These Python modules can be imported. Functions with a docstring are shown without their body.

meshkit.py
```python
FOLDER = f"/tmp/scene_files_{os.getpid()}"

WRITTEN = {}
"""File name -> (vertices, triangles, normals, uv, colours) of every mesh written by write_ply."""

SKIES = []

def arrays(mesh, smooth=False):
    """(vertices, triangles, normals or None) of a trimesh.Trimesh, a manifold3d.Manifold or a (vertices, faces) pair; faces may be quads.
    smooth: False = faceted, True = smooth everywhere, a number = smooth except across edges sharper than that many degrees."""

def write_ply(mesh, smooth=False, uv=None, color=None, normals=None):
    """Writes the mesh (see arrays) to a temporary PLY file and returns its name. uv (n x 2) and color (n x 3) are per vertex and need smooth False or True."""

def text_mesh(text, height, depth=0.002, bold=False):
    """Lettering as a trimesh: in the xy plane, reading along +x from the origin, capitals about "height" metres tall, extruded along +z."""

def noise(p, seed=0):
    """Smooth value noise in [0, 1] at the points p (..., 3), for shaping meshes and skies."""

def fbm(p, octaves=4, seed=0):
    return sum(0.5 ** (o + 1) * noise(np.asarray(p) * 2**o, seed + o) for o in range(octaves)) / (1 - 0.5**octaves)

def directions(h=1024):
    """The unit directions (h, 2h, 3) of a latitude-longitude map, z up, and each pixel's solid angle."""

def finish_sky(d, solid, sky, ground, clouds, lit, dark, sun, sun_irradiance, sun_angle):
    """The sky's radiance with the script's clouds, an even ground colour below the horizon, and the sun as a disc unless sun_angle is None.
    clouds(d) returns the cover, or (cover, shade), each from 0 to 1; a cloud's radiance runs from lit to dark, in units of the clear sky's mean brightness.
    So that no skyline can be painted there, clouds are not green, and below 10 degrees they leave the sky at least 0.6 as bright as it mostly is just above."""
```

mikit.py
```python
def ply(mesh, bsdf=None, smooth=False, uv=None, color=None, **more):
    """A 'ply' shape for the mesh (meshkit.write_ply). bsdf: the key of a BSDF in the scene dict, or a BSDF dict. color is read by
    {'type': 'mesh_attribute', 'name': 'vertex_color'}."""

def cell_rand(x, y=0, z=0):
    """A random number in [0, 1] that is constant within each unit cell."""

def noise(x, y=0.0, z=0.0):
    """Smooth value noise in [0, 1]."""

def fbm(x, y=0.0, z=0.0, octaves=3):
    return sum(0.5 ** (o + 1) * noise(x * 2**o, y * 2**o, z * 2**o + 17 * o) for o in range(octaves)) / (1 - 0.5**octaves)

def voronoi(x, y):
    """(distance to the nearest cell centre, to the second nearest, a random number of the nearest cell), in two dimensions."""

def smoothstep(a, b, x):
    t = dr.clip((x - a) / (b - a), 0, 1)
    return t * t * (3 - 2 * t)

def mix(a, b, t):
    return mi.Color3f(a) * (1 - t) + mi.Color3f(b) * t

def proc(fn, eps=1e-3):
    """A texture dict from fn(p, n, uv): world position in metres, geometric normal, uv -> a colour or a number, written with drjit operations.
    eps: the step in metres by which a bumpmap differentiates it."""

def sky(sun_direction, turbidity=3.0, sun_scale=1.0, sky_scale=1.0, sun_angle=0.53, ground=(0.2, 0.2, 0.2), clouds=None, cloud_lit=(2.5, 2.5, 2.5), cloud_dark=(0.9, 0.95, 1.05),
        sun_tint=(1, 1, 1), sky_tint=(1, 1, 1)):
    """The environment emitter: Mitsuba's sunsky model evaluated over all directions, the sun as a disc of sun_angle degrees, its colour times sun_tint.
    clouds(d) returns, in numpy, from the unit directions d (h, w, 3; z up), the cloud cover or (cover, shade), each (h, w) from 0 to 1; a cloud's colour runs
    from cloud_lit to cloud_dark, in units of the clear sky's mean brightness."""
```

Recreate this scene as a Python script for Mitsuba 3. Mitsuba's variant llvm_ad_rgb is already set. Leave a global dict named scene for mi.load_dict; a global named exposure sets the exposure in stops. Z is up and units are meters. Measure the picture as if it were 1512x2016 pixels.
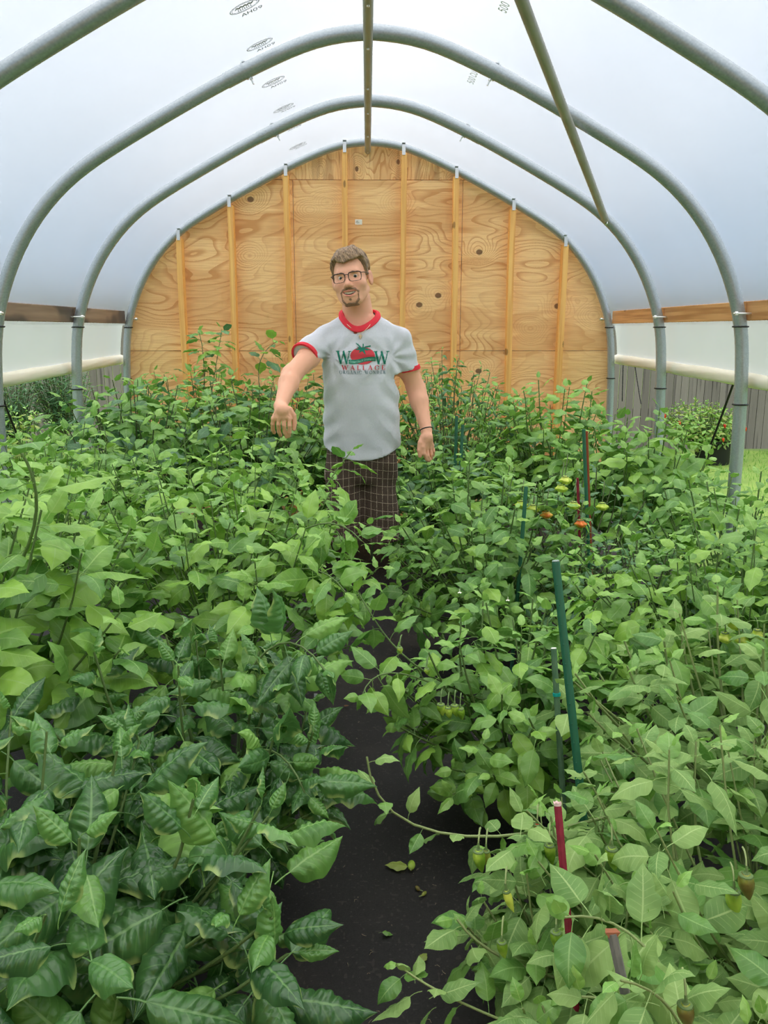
import math, random
import numpy as np, trimesh, manifold3d as m3, shapely
from shapely.geometry import Polygon, LineString, Point
from shapely import affinity
import drjit as dr
import mitsuba as mi, mikit, meshkit
from mikit import noise, fbm, smoothstep, mix, cell_rand, voronoi

T = mi.ScalarTransform4f
PI = math.pi
scene, labels = {}, {}

# ---------------------------------------------------------------- camera, sky, exposure
EYE = np.array([0.0, 0.0, 1.42])
PITCH, YAW, FOCAL = math.radians(12.45), math.radians(1.12), 1631.0
FWD = np.array([math.sin(YAW) * math.cos(PITCH), math.cos(YAW) * math.cos(PITCH), -math.sin(PITCH)])
RIGHT = np.array([math.cos(YAW), -math.sin(YAW), 0.0])
UP = np.cross(RIGHT, FWD)
scene['camera'] = {'type': 'perspective', 'fov': 2 * math.degrees(math.atan(756 / FOCAL)), 'fov_axis': 'x', 'near_clip': 0.02, 'far_clip': 200.0,
                   'to_world': T().look_at(origin=EYE.tolist(), target=(EYE + FWD).tolist(), up=[0, 0, 1])}


def overcast(d):
    """A thin bright overcast with some blue showing low down on both sides."""
    n = meshkit.fbm(d * [3.0, 3.0, 5.0], 4, 3)
    low = np.clip(1.1 * (1 - d[..., 2]), 0, 1)
    return np.ones_like(n), np.clip(low * 0.95 + (n - 0.5) * 0.9, 0, 1)


scene['sky'] = mikit.sky((0.2, -0.45, 0.87), turbidity=4.0, sun_scale=0.0, sky_scale=1.0, ground=(0.10, 0.13, 0.07), clouds=overcast,
                         cloud_lit=(3.1, 3.04, 3.0), cloud_dark=(0.42, 0.60, 0.82))
exposure = 3.1


def at(px, py, y):
    """The place at depth y (metres along the greenhouse) that the camera sees at this pixel of the photograph."""
    d = RIGHT * (px - 756) / FOCAL - UP * (py - 1008) / FOCAL + FWD
    return EYE + d * (y - EYE[1]) / d[1]


# ---------------------------------------------------------------- helpers
def numbered(key):
    if key not in USED:
        USED[key] = 0
        return key
    USED[key] += 1
    return numbered(f'{key}_{USED[key]:03d}')


USED = {}


def obj(name, mesh, bsdf, parent=None, smooth=False, label=None, cat=None, group=None, kind=None, to_world=None, **more):
    """One entry of the scene; mesh is a mesh or a ply dict to reuse."""
    key = numbered(f'{parent}__{name}' if parent else name)
    d = dict(mesh) if isinstance(mesh, dict) else mikit.ply(mesh, bsdf, smooth, **more)
    if to_world is not None:
        d['to_world'] = to_world
    scene[key] = d
    tag(key, label, cat, group, kind)
    return key


def tag(key, label=None, cat=None, group=None, kind=None):
    e = {k: v for k, v in (('label', label), ('category', cat), ('group', group), ('kind', kind)) if v}
    if e:
        labels[key] = e


def thing(name, label, cat, group=None):
    key = numbered(name)
    tag(key, label, cat, group)
    return key


def V(*a):
    return np.array(a, float)


def unit(v):
    v = np.asarray(v, float)
    return v / (np.linalg.norm(v) + 1e-12)


def box(x0, x1, y0, y1, z0, z1, bev=0.0):
    if bev <= 0:
        m = trimesh.creation.box(extents=(x1 - x0, y1 - y0, z1 - z0))
        m.apply_translation(((x0 + x1) / 2, (y0 + y1) / 2, (z0 + z1) / 2))
        return m
    pts = []
    for i in range(3):
        b = [bev] * 3
        b[i] = 0
        for sx in (x0 + b[0], x1 - b[0]):
            for sy in (y0 + b[1], y1 - b[1]):
                for sz in (z0 + b[2], z1 - b[2]):
                    pts.append((sx, sy, sz))
    return trimesh.convex.convex_hull(np.array(pts))


def frames(p):
    t = np.gradient(p, axis=0)
    t /= np.linalg.norm(t, axis=1, keepdims=True) + 1e-12
    ref = np.cross(t[0], V(0.31, 0.17, 0.93))
    out, a = [], unit(ref)
    for k in t:
        a = unit(a - k * (a @ k))
        out.append(a)
    a = np.array(out)
    return t, a, np.cross(t, a)


def tube(points, radii, sides=8, caps=True):
    p = np.asarray(points, float)
    r = np.broadcast_to(np.asarray(radii, float), (len(p),))
    t, a, b = frames(p)
    ang = np.arange(sides) * 2 * PI / sides
    v = p[:, None] + r[:, None, None] * (np.cos(ang)[None, :, None] * a[:, None] + np.sin(ang)[None, :, None] * b[:, None])
    i, j = np.meshgrid(np.arange(len(p) - 1), np.arange(sides), indexing='ij')
    q = np.stack([i * sides + j, i * sides + (j + 1) % sides, (i + 1) * sides + (j + 1) % sides, (i + 1) * sides + j], -1).reshape(-1, 4)
    f = np.vstack([q[:, [0, 1, 2]], q[:, [0, 2, 3]]])
    v = v.reshape(-1, 3)
    if caps:
        n = len(v)
        v = np.vstack([v, p[0], p[-1]])
        k = np.arange(sides)
        f = np.vstack([f, np.stack([(k + 1) % sides, k, k * 0 + n], 1), np.stack([k + n - sides, (k + 1) % sides + n - sides, k * 0 + n + 1], 1)])
    return trimesh.Trimesh(v, f, process=False)


def join(meshes):
    vs, fs, n = [], [], 0
    for m in meshes:
        vs.append(np.asarray(m.vertices)); fs.append(np.asarray(m.faces) + n); n += len(m.vertices)
    return trimesh.Trimesh(np.vstack(vs), np.vstack(fs), process=False)


def catmull(pts, n):
    """A smooth curve through the points, n steps per span."""
    from scipy.interpolate import CubicSpline
    p = np.asarray(pts, float)
    s = np.concatenate([[0], np.cumsum(np.linalg.norm(np.diff(p, axis=0), axis=1) ** 0.6)])
    return CubicSpline(s, p)(np.linspace(0, s[-1], n))


def prism(poly, y0, y1, plane='xz'):
    """A shapely polygon drawn in x and z, given thickness along y."""
    ms = []
    for g in getattr(poly, 'geoms', [poly]):
        if g.is_empty or g.geom_type != 'Polygon':
            continue
        m = trimesh.creation.extrude_polygon(g, y1 - y0, engine='earcut')
        v = np.array(m.vertices)
        m = trimesh.Trimesh(np.stack([v[:, 0], y1 - v[:, 2], v[:, 1]], 1), m.faces, process=False)
        ms.append(m)
    return join(ms)


def rgb(*c):
    """An sRGB colour (0 to 255) as linear values."""
    c = np.array(c, float) / 255
    return np.where(c < 0.04045, c / 12.92, ((c + 0.055) / 1.055) ** 2.4).tolist()


def plain(c, rough=0.6, **more):
    return {'type': 'twosided', 'b': {'type': 'principled', 'base_color': {'type': 'rgb', 'value': c}, 'roughness': rough, **more}}


def textured(fn, rough=0.6, bump=None, scale=1.0, **more):
    b = {'type': 'principled', 'base_color': mikit.proc(fn), 'roughness': rough, **more}
    if bump is not None:
        b = {'type': 'bumpmap', 'arbitrary': mikit.proc(bump), 'scale': scale, 'b': b}
    return {'type': 'twosided', 'b': b}


def bar(a, b, w):
    return LineString([a, b]).buffer(w / 2, cap_style=2)
# ---------------------------------------------------------------- materials of the structure
def film_colour(p, n, uv):
    f = fbm(p.x * 0.8, p.y * 0.8, p.z * 0.8)
    return mix((0.90, 0.91, 0.915), (0.94, 0.94, 0.94), f)


scene['film'] = {'type': 'principledthin', 'base_color': mikit.proc(film_colour), 'roughness': 0.52, 'diff_trans': 1.2, 'spec_trans': 0.85, 'eta': 1.3}
scene['film_curtain'] = {**scene['film'], 'spec_trans': 0.25}
scene['galvanised'] = textured(lambda p, n, uv: mix((0.34, 0.385, 0.42), (0.43, 0.475, 0.51), noise(p.x * 160, p.y * 160, p.z * 160)), 0.33, metallic=0.5)
scene['dull_pipe'] = textured(lambda p, n, uv: mix((0.33, 0.31, 0.28), (0.40, 0.39, 0.37), noise(p.x * 25, p.y * 9, p.z * 25)), 0.5, metallic=0.35)
scene['bright_steel'] = plain([0.72, 0.74, 0.74], 0.25, metallic=0.9)
scene['black_plastic'] = plain([0.012, 0.013, 0.013], 0.5)


def plywood_grain(p, n, uv):
    """Rotary-cut fir: long lying ripples, wide flames between them, and knots."""
    x, z = p.x, p.z
    wx = fbm(x * 0.8, z * 2.4, 3.0) * 2.3 + fbm(x * 2.6, z * 8.0, 9.0, 2) * 0.40
    kd, k2, kr = voronoi(x * 1.9 + 3.1, z * 2.3 + 1.7)
    knot = smoothstep(0.30, 0.0, kd) * dr.select(kr > 0.35, 1.0, 0.0)
    ph = z * 3.1 + wx * 2.4 + knot * 1.6
    s = ph * 3.8
    saw = s - dr.floor(s)
    line = smoothstep(0.55, 0.96, saw) * smoothstep(1.0, 0.97, saw)
    fine = fbm(x * 9, z * 160, 5.0, 2)
    amount = smoothstep(0.30, 0.62, fbm(x * 1.7 + 7, z * 3.1, 2.0))
    tone = line * (0.35 + 0.65 * amount) * 0.8 + smoothstep(0.56, 0.62, fbm(x * 1.5 + 31, z * 6.1, 4.0)) * 0.42
    c = mix(rgb(250, 207, 148), rgb(210, 150, 90), dr.clip(tone, 0, 1))
    c = mix(c, rgb(212, 156, 98), smoothstep(0.35, 0.75, fine) * 0.35)
    core = smoothstep(0.052, 0.036, kd) * dr.select(kr > 0.62, 1.0, 0.0)
    return mix(c, rgb(96, 58, 32), core * 0.85)


def plywood_upright(p, n, uv):
    return mix(plywood_grain(mi.Point3f(p.z * 1.3 + 5, 0, p.x * 1.6), n, uv), rgb(140, 90, 48), 0.35 * smoothstep(0.5, 0.7, fbm(p.x * 22, p.z * 2.5)))


def lumber(c1, c2, along):
    def fn(p, n, uv):
        a, b, c = (p.z, p.x, p.y) if along == 'z' else (p.y, p.z, p.x)
        cell = cell_rand(dr.floor(p.x / 0.41 + 0.5)) * 9
        g = fbm(b * 60 + cell + 0.6 * noise(a * 1.5, cell), c * 60, a * 1.6)
        k, _, r = voronoi(a * 3.2 + cell * 3, b * 9 + cell)
        t = mix(c1, c2, smoothstep(0.3, 0.7, g))
        return mix(t, [0.5 * v for v in c2], smoothstep(0.10, 0.05, k) * dr.select(r > 0.7, 1.0, 0.0))
    return fn


scene['plywood'] = textured(plywood_grain, 0.6)
scene['plywood_cross'] = textured(plywood_upright, 0.6)
scene['stud_wood'] = textured(lumber(rgb(242, 190, 112), rgb(224, 162, 88), 'z'), 0.6)
scene['board_fresh'] = textured(lumber(rgb(214, 160, 104), rgb(178, 122, 70), 'y'), 0.65)
scene['board_weathered'] = textured(lambda p, n, uv: mix(mix(rgb(158, 134, 112), rgb(120, 96, 78), fbm(p.y * 2.5, p.z * 40, 1.0)), rgb(74, 66, 60),
                                    smoothstep(0.55, 0.75, fbm(p.y * 3.0 + 2, p.z * 9, 8.0)) * 0.8), 0.8)

# ---------------------------------------------------------------- the greenhouse: arches, film, end wall
XC = 0.02
END, BAY = 6.30, 1.13
HALF = [(0, 2.705), (0.13, 2.696), (0.26, 2.668), (0.42, 2.606), (0.60, 2.525), (0.80, 2.425), (1.00, 2.318), (1.18, 2.218), (1.33, 2.125), (1.45, 2.025), (1.56, 1.90),
        (1.65, 1.76), (1.715, 1.62), (1.762, 1.48), (1.785, 1.36), (1.797, 1.2), (1.806, 1.0), (1.812, 0.6), (1.815, 0.0)]


def half_curve(n):
    from scipy.interpolate import PchipInterpolator
    h = np.array(HALF)
    s = np.concatenate([[0], np.cumsum(np.linalg.norm(np.diff(h, axis=0), axis=1))])
    t = np.linspace(0, s[-1], n)
    c = np.stack([PchipInterpolator(s, h[:, 0])(t), PchipInterpolator(s, h[:, 1])(t)], 1)
    for _ in range(3):
        c[1:-1] = (c[:-2] + 2 * c[1:-1] + c[2:]) / 4
    return c


HC = half_curve(61)
PROFILE = np.vstack([HC[::-1] * [-1, 1], HC[1:]]) + [XC, 0]      # left foot, over the ridge, right foot
PIPE = 0.031


def on_profile(x, off=0.0):
    """Height of the arch at x above the shoulders, moved out along its normal by off."""
    up = PROFILE[20:-20]
    z = np.interp(x, up[:, 0], up[:, 1])
    return z + off


def offset_profile(off):
    t = np.gradient(PROFILE, axis=0)
    t /= np.linalg.norm(t, axis=1, keepdims=True)
    over = (0.042 * np.clip((1.80 - PROFILE[:, 1]) / 0.22, 0, 1) if off > PIPE + 0.003 else 0) + off      # the film passes outside the hip boards
    return PROFILE + np.multiply(np.stack([-t[:, 1], t[:, 0]], 1).T, over).T


arch_names = ['the plywood end wall', 'second', 'third', 'fourth']
ARCH_Y = [END - 0.05 - BAY * k + (0.05 if k else 0) for k in range(8)]
arch_label = {0: 'galvanized pipe hoop running along the edge of the plywood end wall', 1: 'galvanized pipe hoop just in front of the end wall hoop, brace foot on it',
              2: 'galvanized pipe hoop crossing over above the man, third from the end wall', 3: 'galvanized pipe hoop cut by the top edge, closest one overhead',
              4: 'galvanized pipe hoop just behind the camera end of the brace, fifth from the end wall', 5: 'galvanized pipe hoop over the photographer, sixth from the end wall',
              6: 'galvanized pipe hoop behind the photographer, seventh from the end wall', 7: 'galvanized pipe hoop at the front end wall with the door'}
for k, y in enumerate(ARCH_Y):
    r = PIPE if k else 0.026
    pts = np.stack([PROFILE[:, 0], np.full(len(PROFILE), y), PROFILE[:, 1]], 1)
    h = thing('arch_pipe', arch_label[k], 'pipe hoop', None if k < 4 else 'hoops of the front bays')
    if k > 0:
        # the legs are one tube and the roof bow another, swaged together at the roof splices
        s = [int(np.argmin(np.abs(PROFILE[:, 0] - (XC + sx * 0.58)) + (PROFILE[:, 1] < 2) * 9)) for sx in (-1, 1)]
        obj('bow', tube(pts[s[0] - 1:s[1] + 2], r + 0.0022, 20), 'galvanised', h, 40)
        obj('leg', tube(pts[:s[0] + 1], r, 20), 'galvanised', h, 40)
        obj('leg', tube(pts[s[1]:], r, 20), 'galvanised', h, 40)
        for i in s:
            sg = 1 if pts[i][0] < XC else -1
            p = pts[i] + (pts[i + sg] - pts[i]) * 0.5
            tdir = unit(pts[i + 1] - pts[i - 1]); nrm = np.cross(tdir, V(0, 1, 0)); nrm = nrm if nrm[2] > 0 else -nrm
            q = pts[i] + tdir * sg * 0.045
            b = join([tube([q - nrm * (r + 0.034), q + nrm * (r + 0.004)], 0.0042, 8), tube([q - nrm * (r + 0.012), q - nrm * (r + 0.004)], 0.008, 6),
                      tube([q + nrm * (r + 0.003), q + nrm * (r + 0.010)], 0.009, 8)])
            obj('splice_bolt', b, 'bright_steel', h, 30)
            obj('collar', tube([p - tdir * 0.004, p + tdir * 0.004], r + 0.006, 20), 'galvanised', h, 30)
    else:
        obj('bow', tube(pts, r, 20), 'galvanised', h, 40)
    for sx in (-1, 1):
        for zz in (1.455, 1.06):
            i = int(np.argmin(np.abs(PROFILE[:, 1] - zz) + ((PROFILE[:, 0] - XC) * sx < 0) * 9))
            a = np.linspace(0, 2 * PI, 17)
            ring = pts[i] + np.stack([np.cos(a) * (r + 0.004), np.sin(a) * (r + 0.004), a * 0], 1)
            if k < 4:
                obj('cable_tie', tube(ring, 0.004, 5, False), 'black_plastic', h, True)

# film: roof, and the side curtains below the hip boards
FO = offset_profile(PIPE + 0.006)
ny = 113
ys = np.linspace(ARCH_Y[-1] - 0.05, END + 0.12, ny)


def sheet(prof, sag, puckers=0.0):
    v, uv = [], []
    t = np.gradient(prof, axis=0); t /= np.linalg.norm(t, axis=1, keepdims=True)
    nr = np.stack([-t[:, 1], t[:, 0]], 1)
    for y in ys:
        f = ((y - END) / BAY) % 1.0
        s = sag * (math.sin(PI * f) ** 1.0)
        w = meshkit.noise(np.stack([prof[:, 0] * 3, np.full(len(prof), y * 3.0), prof[:, 1] * 3], 1), 5) - 0.5
        q = prof - nr * (s + 0.006 * w * math.sin(PI * f))[:, None]
        v.append(np.stack([q[:, 0], np.full(len(q), y), q[:, 1]], 1))
    n = len(prof)
    i, j = np.meshgrid(np.arange(len(ys) - 1), np.arange(n - 1), indexing='ij')
    q = np.stack([i * n + j, i * n + j + 1, (i + 1) * n + j + 1, (i + 1) * n + j], -1).reshape(-1, 4)
    return trimesh.Trimesh(np.vstack(v), np.vstack([q[:, [0, 1, 2]], q[:, [0, 2, 3]]]), process=False)


hip = [int(np.argmin(np.abs(FO[:, 1] - 1.47) + ((FO[:, 0] - XC) * s < 0) * 9)) for s in (-1, 1)]
obj('ceiling', sheet(FO[hip[0]:hip[1] + 1], 0.012), 'film', smooth=True, label='white translucent plastic film stretched over the pipe hoops', kind='structure')
for nm, s in (('wall_left', -1), ('wall_right', 1)):
    z = np.linspace(1.47, 1.215, 8)
    xo = np.interp(z, FO[-40:, 1][::-1], FO[-40:, 0][::-1]) - XC + 0.016
    # the curtain's lower edge hangs lower away from the end wall, as the roll does
    obj_v = []
    for y in ys:
        low = 1.215 - (0.052 if s < 0 else 0.040) * min(max((END - y) / 3.2, 0), 1.6) ** 1.1
        zz = np.linspace(1.47, low, 8)
        wv = (meshkit.noise(np.stack([zz * 4, np.full(8, y * 14.0), zz * 0], 1), 8) - 0.5) * 0.012
        obj_v.append(np.stack([XC + s * (xo + wv), np.full(8, y), zz], 1))
    i, j = np.meshgrid(np.arange(len(ys) - 1), np.arange(7), indexing='ij')
    q = np.stack([i * 8 + j, i * 8 + j + 1, (i + 1) * 8 + j + 1, (i + 1) * 8 + j], -1).reshape(-1, 4)
    key = obj(nm, trimesh.Trimesh(np.vstack(obj_v), np.vstack([q[:, [0, 1, 2]], q[:, [0, 2, 3]]]), process=False), 'film_curtain', smooth=True,
              label='roll-up side curtain of white plastic film', kind='structure')
    edge = np.array([r[-1] for r in obj_v])
    # the rolled-up film: a lumpy sausage
    a = np.arange(20) * 2 * PI / 20
    rr = 0.036
    ring = []
    for p in edge[::2]:
        w = meshkit.noise(np.stack([np.cos(a) * 2.2 + 4, np.full(20, p[1] * 9) + np.sin(a) * 2, np.sin(a) * 2.2 + 4], 1), 2) - 0.5
        rad = rr * (1 + 0.22 * w)
        ring.append(np.stack([p[0] + np.cos(a) * rad, np.full(20, p[1]), p[2] - 0.02 + np.sin(a) * rad], 1))
    i, j = np.meshgrid(np.arange(len(ring) - 1), np.arange(20), indexing='ij')
    q = np.stack([i * 20 + j, i * 20 + (j + 1) % 20, (i + 1) * 20 + (j + 1) % 20, (i + 1) * 20 + j], -1).reshape(-1, 4)
    scene.setdefault('rolled_film', textured(lambda p, n, uv: mix(rgb(232, 226, 206), rgb(120, 118, 96), smoothstep(0.56, 0.80, fbm(p.y * 9, p.z * 30, p.x * 30)) * smoothstep(1.22, 1.10, p.z + 0.02 * p.y) * 0.9), 0.55))
    obj('rolled_film', trimesh.Trimesh(np.vstack(ring), np.vstack([q[:, [0, 1, 2]], q[:, [0, 2, 3]]]), process=False), 'rolled_film', key, True)
    # hip board along the hoops
    xb = XC + s * (1.763 + PIPE)
    lo, hi = 1.46, 1.55
    segs = [(ARCH_Y[7], ARCH_Y[4] + 0.4), (ARCH_Y[4] + 0.402, ARCH_Y[2] + 0.005), (ARCH_Y[2] + 0.012, ARCH_Y[1] + 0.005), (ARCH_Y[1] + 0.012, END - 0.03)]
    hb = thing('hip_board', 'weathered brown board along the left side above the white curtain' if s < 0 else 'fresh tan board along the right side above the white curtain', 'board')
    for y0, y1 in segs:
        obj('plank', box(min(xb, xb + s * 0.034), max(xb, xb + s * 0.034), y0, y1, lo, hi, 0.003), 'board_weathered' if s < 0 else 'board_fresh', hb)
    for k in range(4):
        b = tube([(XC + s * 1.708, ARCH_Y[k] + 0.05 * (-1 if k else 1) , 1.492), (xb + s * 0.01, ARCH_Y[k] + 0.05 * (-1 if k else 1), 1.492)], 0.0045, 8)
        nut = tube([(XC + s * 1.715, ARCH_Y[k] + 0.05 * (-1 if k else 1), 1.492), (XC + s * 1.728, ARCH_Y[k] + 0.05 * (-1 if k else 1), 1.492)], 0.010, 6)
        obj('bolt', join([b, nut]), 'bright_steel', hb, 30)

# ridge purlin and the long brace
rz = 2.705 - PIPE - 0.021
rp = thing('ridge_pipe', 'long straight brownish pipe running under the hoops along the ridge', 'pipe')
obj('tube', tube([(XC - 0.012, ARCH_Y[-1], rz), (XC - 0.012, END - 0.01, rz)], 0.021, 16), 'dull_pipe', rp, 40)
for k in range(8):
    for dy in (0.0, -0.5):
        q = V(XC - 0.012, ARCH_Y[k] - 0.02 + dy, rz - 0.021)
        if q[1] > ARCH_Y[-1]:
            obj('screw', tube([q + V(0, 0, 0.004), q - V(0, 0, 0.006)], 0.005, 6), 'bright_steel', rp)
b0 = at(1192, 430, ARCH_Y[1]); b0 = b0 + V(-0.01, -0.035, -0.012)
bt = at(1105, 0, 2.98)
dirb = unit(bt - b0)
L = (XC + 0.05 - b0[0]) / dirb[0] if abs(dirb[0]) > 1e-6 else 4
br = thing('brace_pipe', 'slanting gray wind brace pipe from ridge down to the right shoulder of a hoop', 'pipe')
BR_END = V(XC + 0.03, ARCH_Y[4] + 0.06, rz - 0.02)
obj('tube', tube([b0, BR_END], 0.021, 16), 'dull_pipe', br, 40)
obj('brace_bolt', tube([b0 + V(0.0, -0.03, -0.03), b0 + V(0.02, 0.03, 0.03)], 0.006, 8), 'bright_steel', br)

# plywood end wall
back = numbered('wall_back')
tag(back, 'end wall of tan plywood sheets on upright studs', kind='structure')
arch_poly = Polygon(np.vstack([PROFILE, [[XC + 1.815, 0], [XC - 1.815, 0]]])).buffer(0.012)
STUD_PX = [357, 458, 568, 681, 793.5, 895, 1006, 1109]
STUD_X = [float(at(p, 560 if i not in (0, 7) else 560, END - 0.07)[0]) for i, p in enumerate(STUD_PX)]
g = 0.0018
sheets = []
for z0, z1, xs in ((0.05, 1.262, [-1.9, -0.53, 0.69, 1.9]), (1.262, 2.462, [-1.9, -0.53, 0.69, 1.9]), (2.462, 2.8, [-1.9, 1.9])):
    for x0, x1 in zip(xs, xs[1:]):
        sheets.append((Polygon([(x0 + g, z0 + g), (x1 - g, z0 + g), (x1 - g, z1 - g), (x0 + g, z1 - g)]).intersection(arch_poly), z0 > 2.4))
for poly, top in sheets:
    obj('plywood_sheet', prism(poly, END, END + 0.012), 'plywood_cross' if top else 'plywood', back)
obj('film_backing', prism(arch_poly.buffer(-0.01), END + 0.0135, END + 0.016), 'rolled_film', back)
for i, x in enumerate(STUD_X):
    zt = on_profile(x) - 0.045
    lean = [0.045, 0.02, 0.02, 0.0, 0.0, -0.012, -0.02, -0.045][i]
    w, d = 0.019, 0.089
    n = 9
    v = []
    for k in range(n):
        z = 0.0 + zt * k / (n - 1)
        xx = x + 0.004 * math.sin(i * 2 + k * 0.8)
        v += [(xx - w, END - d, z), (xx + w, END - d, z), (xx + w, END - 0.001, z), (xx - w, END - 0.001, z)]
    f = []
    for k in range(n - 1):
        for j in range(4):
            a, b_ = k * 4 + j, k * 4 + (j + 1) % 4
            f += [(a, b_, b_ + 4), (a, b_ + 4, a + 4)]
    e = (n - 1) * 4
    f += [(e, e + 1, e + 2), (e, e + 2, e + 3), (0, 2, 1), (0, 3, 2)]
    st = obj('stud', trimesh.Trimesh(v, f, process=False), 'stud_wood', back)
    # a strap of perforated steel over the hoop holds the stud's head
    tz = on_profile(x)
    obj('strap', join([box(x - 0.012, x + 0.012, END - 0.095, END - 0.092, zt - 0.012, tz + 0.012), box(x - 0.012, x + 0.012, END - 0.094, END - 0.02, tz + 0.022, tz + 0.025)]), 'bright_steel', st)
p = at(706, 437, END - 0.003)
lab = obj('paper_tag', box(p[0] - 0.026, p[0] + 0.026, END - 0.0025, END - 0.0005, p[2] - 0.018, p[2] + 0.018), plain(rgb(236, 234, 226), 0.7), back, label='small white paper tag stapled to the plywood')
obj('print', join([box(p[0] - 0.02, p[0] - 0.002 + 0.004 * k, END - 0.0032, END - 0.0027, p[2] + 0.004 - 0.006 * k, p[2] + 0.0065 - 0.006 * k) for k in range(3)]), plain(rgb(120, 120, 118), 0.8), lab)

# floor of black ground cloth, lawn, fence
scene['ground_cloth'] = textured(lambda p, n, uv: mix(mix(rgb(27, 26, 26), rgb(36, 34, 33), noise(p.x * 420, p.y * 420)), rgb(74, 66, 58),
                                 smoothstep(0.52, 0.85, fbm(p.x * 2.2 + 4, p.y * 2.2, 1.0, 5)) * 0.55 + smoothstep(0.80, 0.86, noise(p.x * 130, p.y * 130)) * 0.25), 0.75)
fx = np.linspace(-1.85, 1.89, 40); fy = np.linspace(ARCH_Y[-1], END - 0.1, 90)
gx, gy = np.meshgrid(fx, fy)
gz = 0.004 + 0.012 * (meshkit.fbm(np.stack([gx * 1.7, gy * 1.7, gx * 0], -1), 3, 4) - 0.35)
n = len(fx)
i, j = np.meshgrid(np.arange(len(fy) - 1), np.arange(n - 1), indexing='ij')
q = np.stack([i * n + j, i * n + j + 1, (i + 1) * n + j + 1, (i + 1) * n + j], -1).reshape(-1, 4)
obj('floor', trimesh.Trimesh(np.stack([gx, gy, gz], -1).reshape(-1, 3), np.vstack([q[:, [0, 1, 2]], q[:, [0, 2, 3]]]), process=False), 'ground_cloth', smooth=True,
    label='black woven ground cloth laid over the whole floor', kind='structure')
scene['lawn'] = textured(lambda p, n, uv: mix(rgb(88, 118, 48), rgb(128, 152, 70), fbm(p.x * 5, p.y * 5, 2.0)), 0.9)
obj('ground', box(-30, 30, -20, 40, -0.12, -0.02), 'lawn', label='green lawn around the greenhouse', kind='structure')

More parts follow.
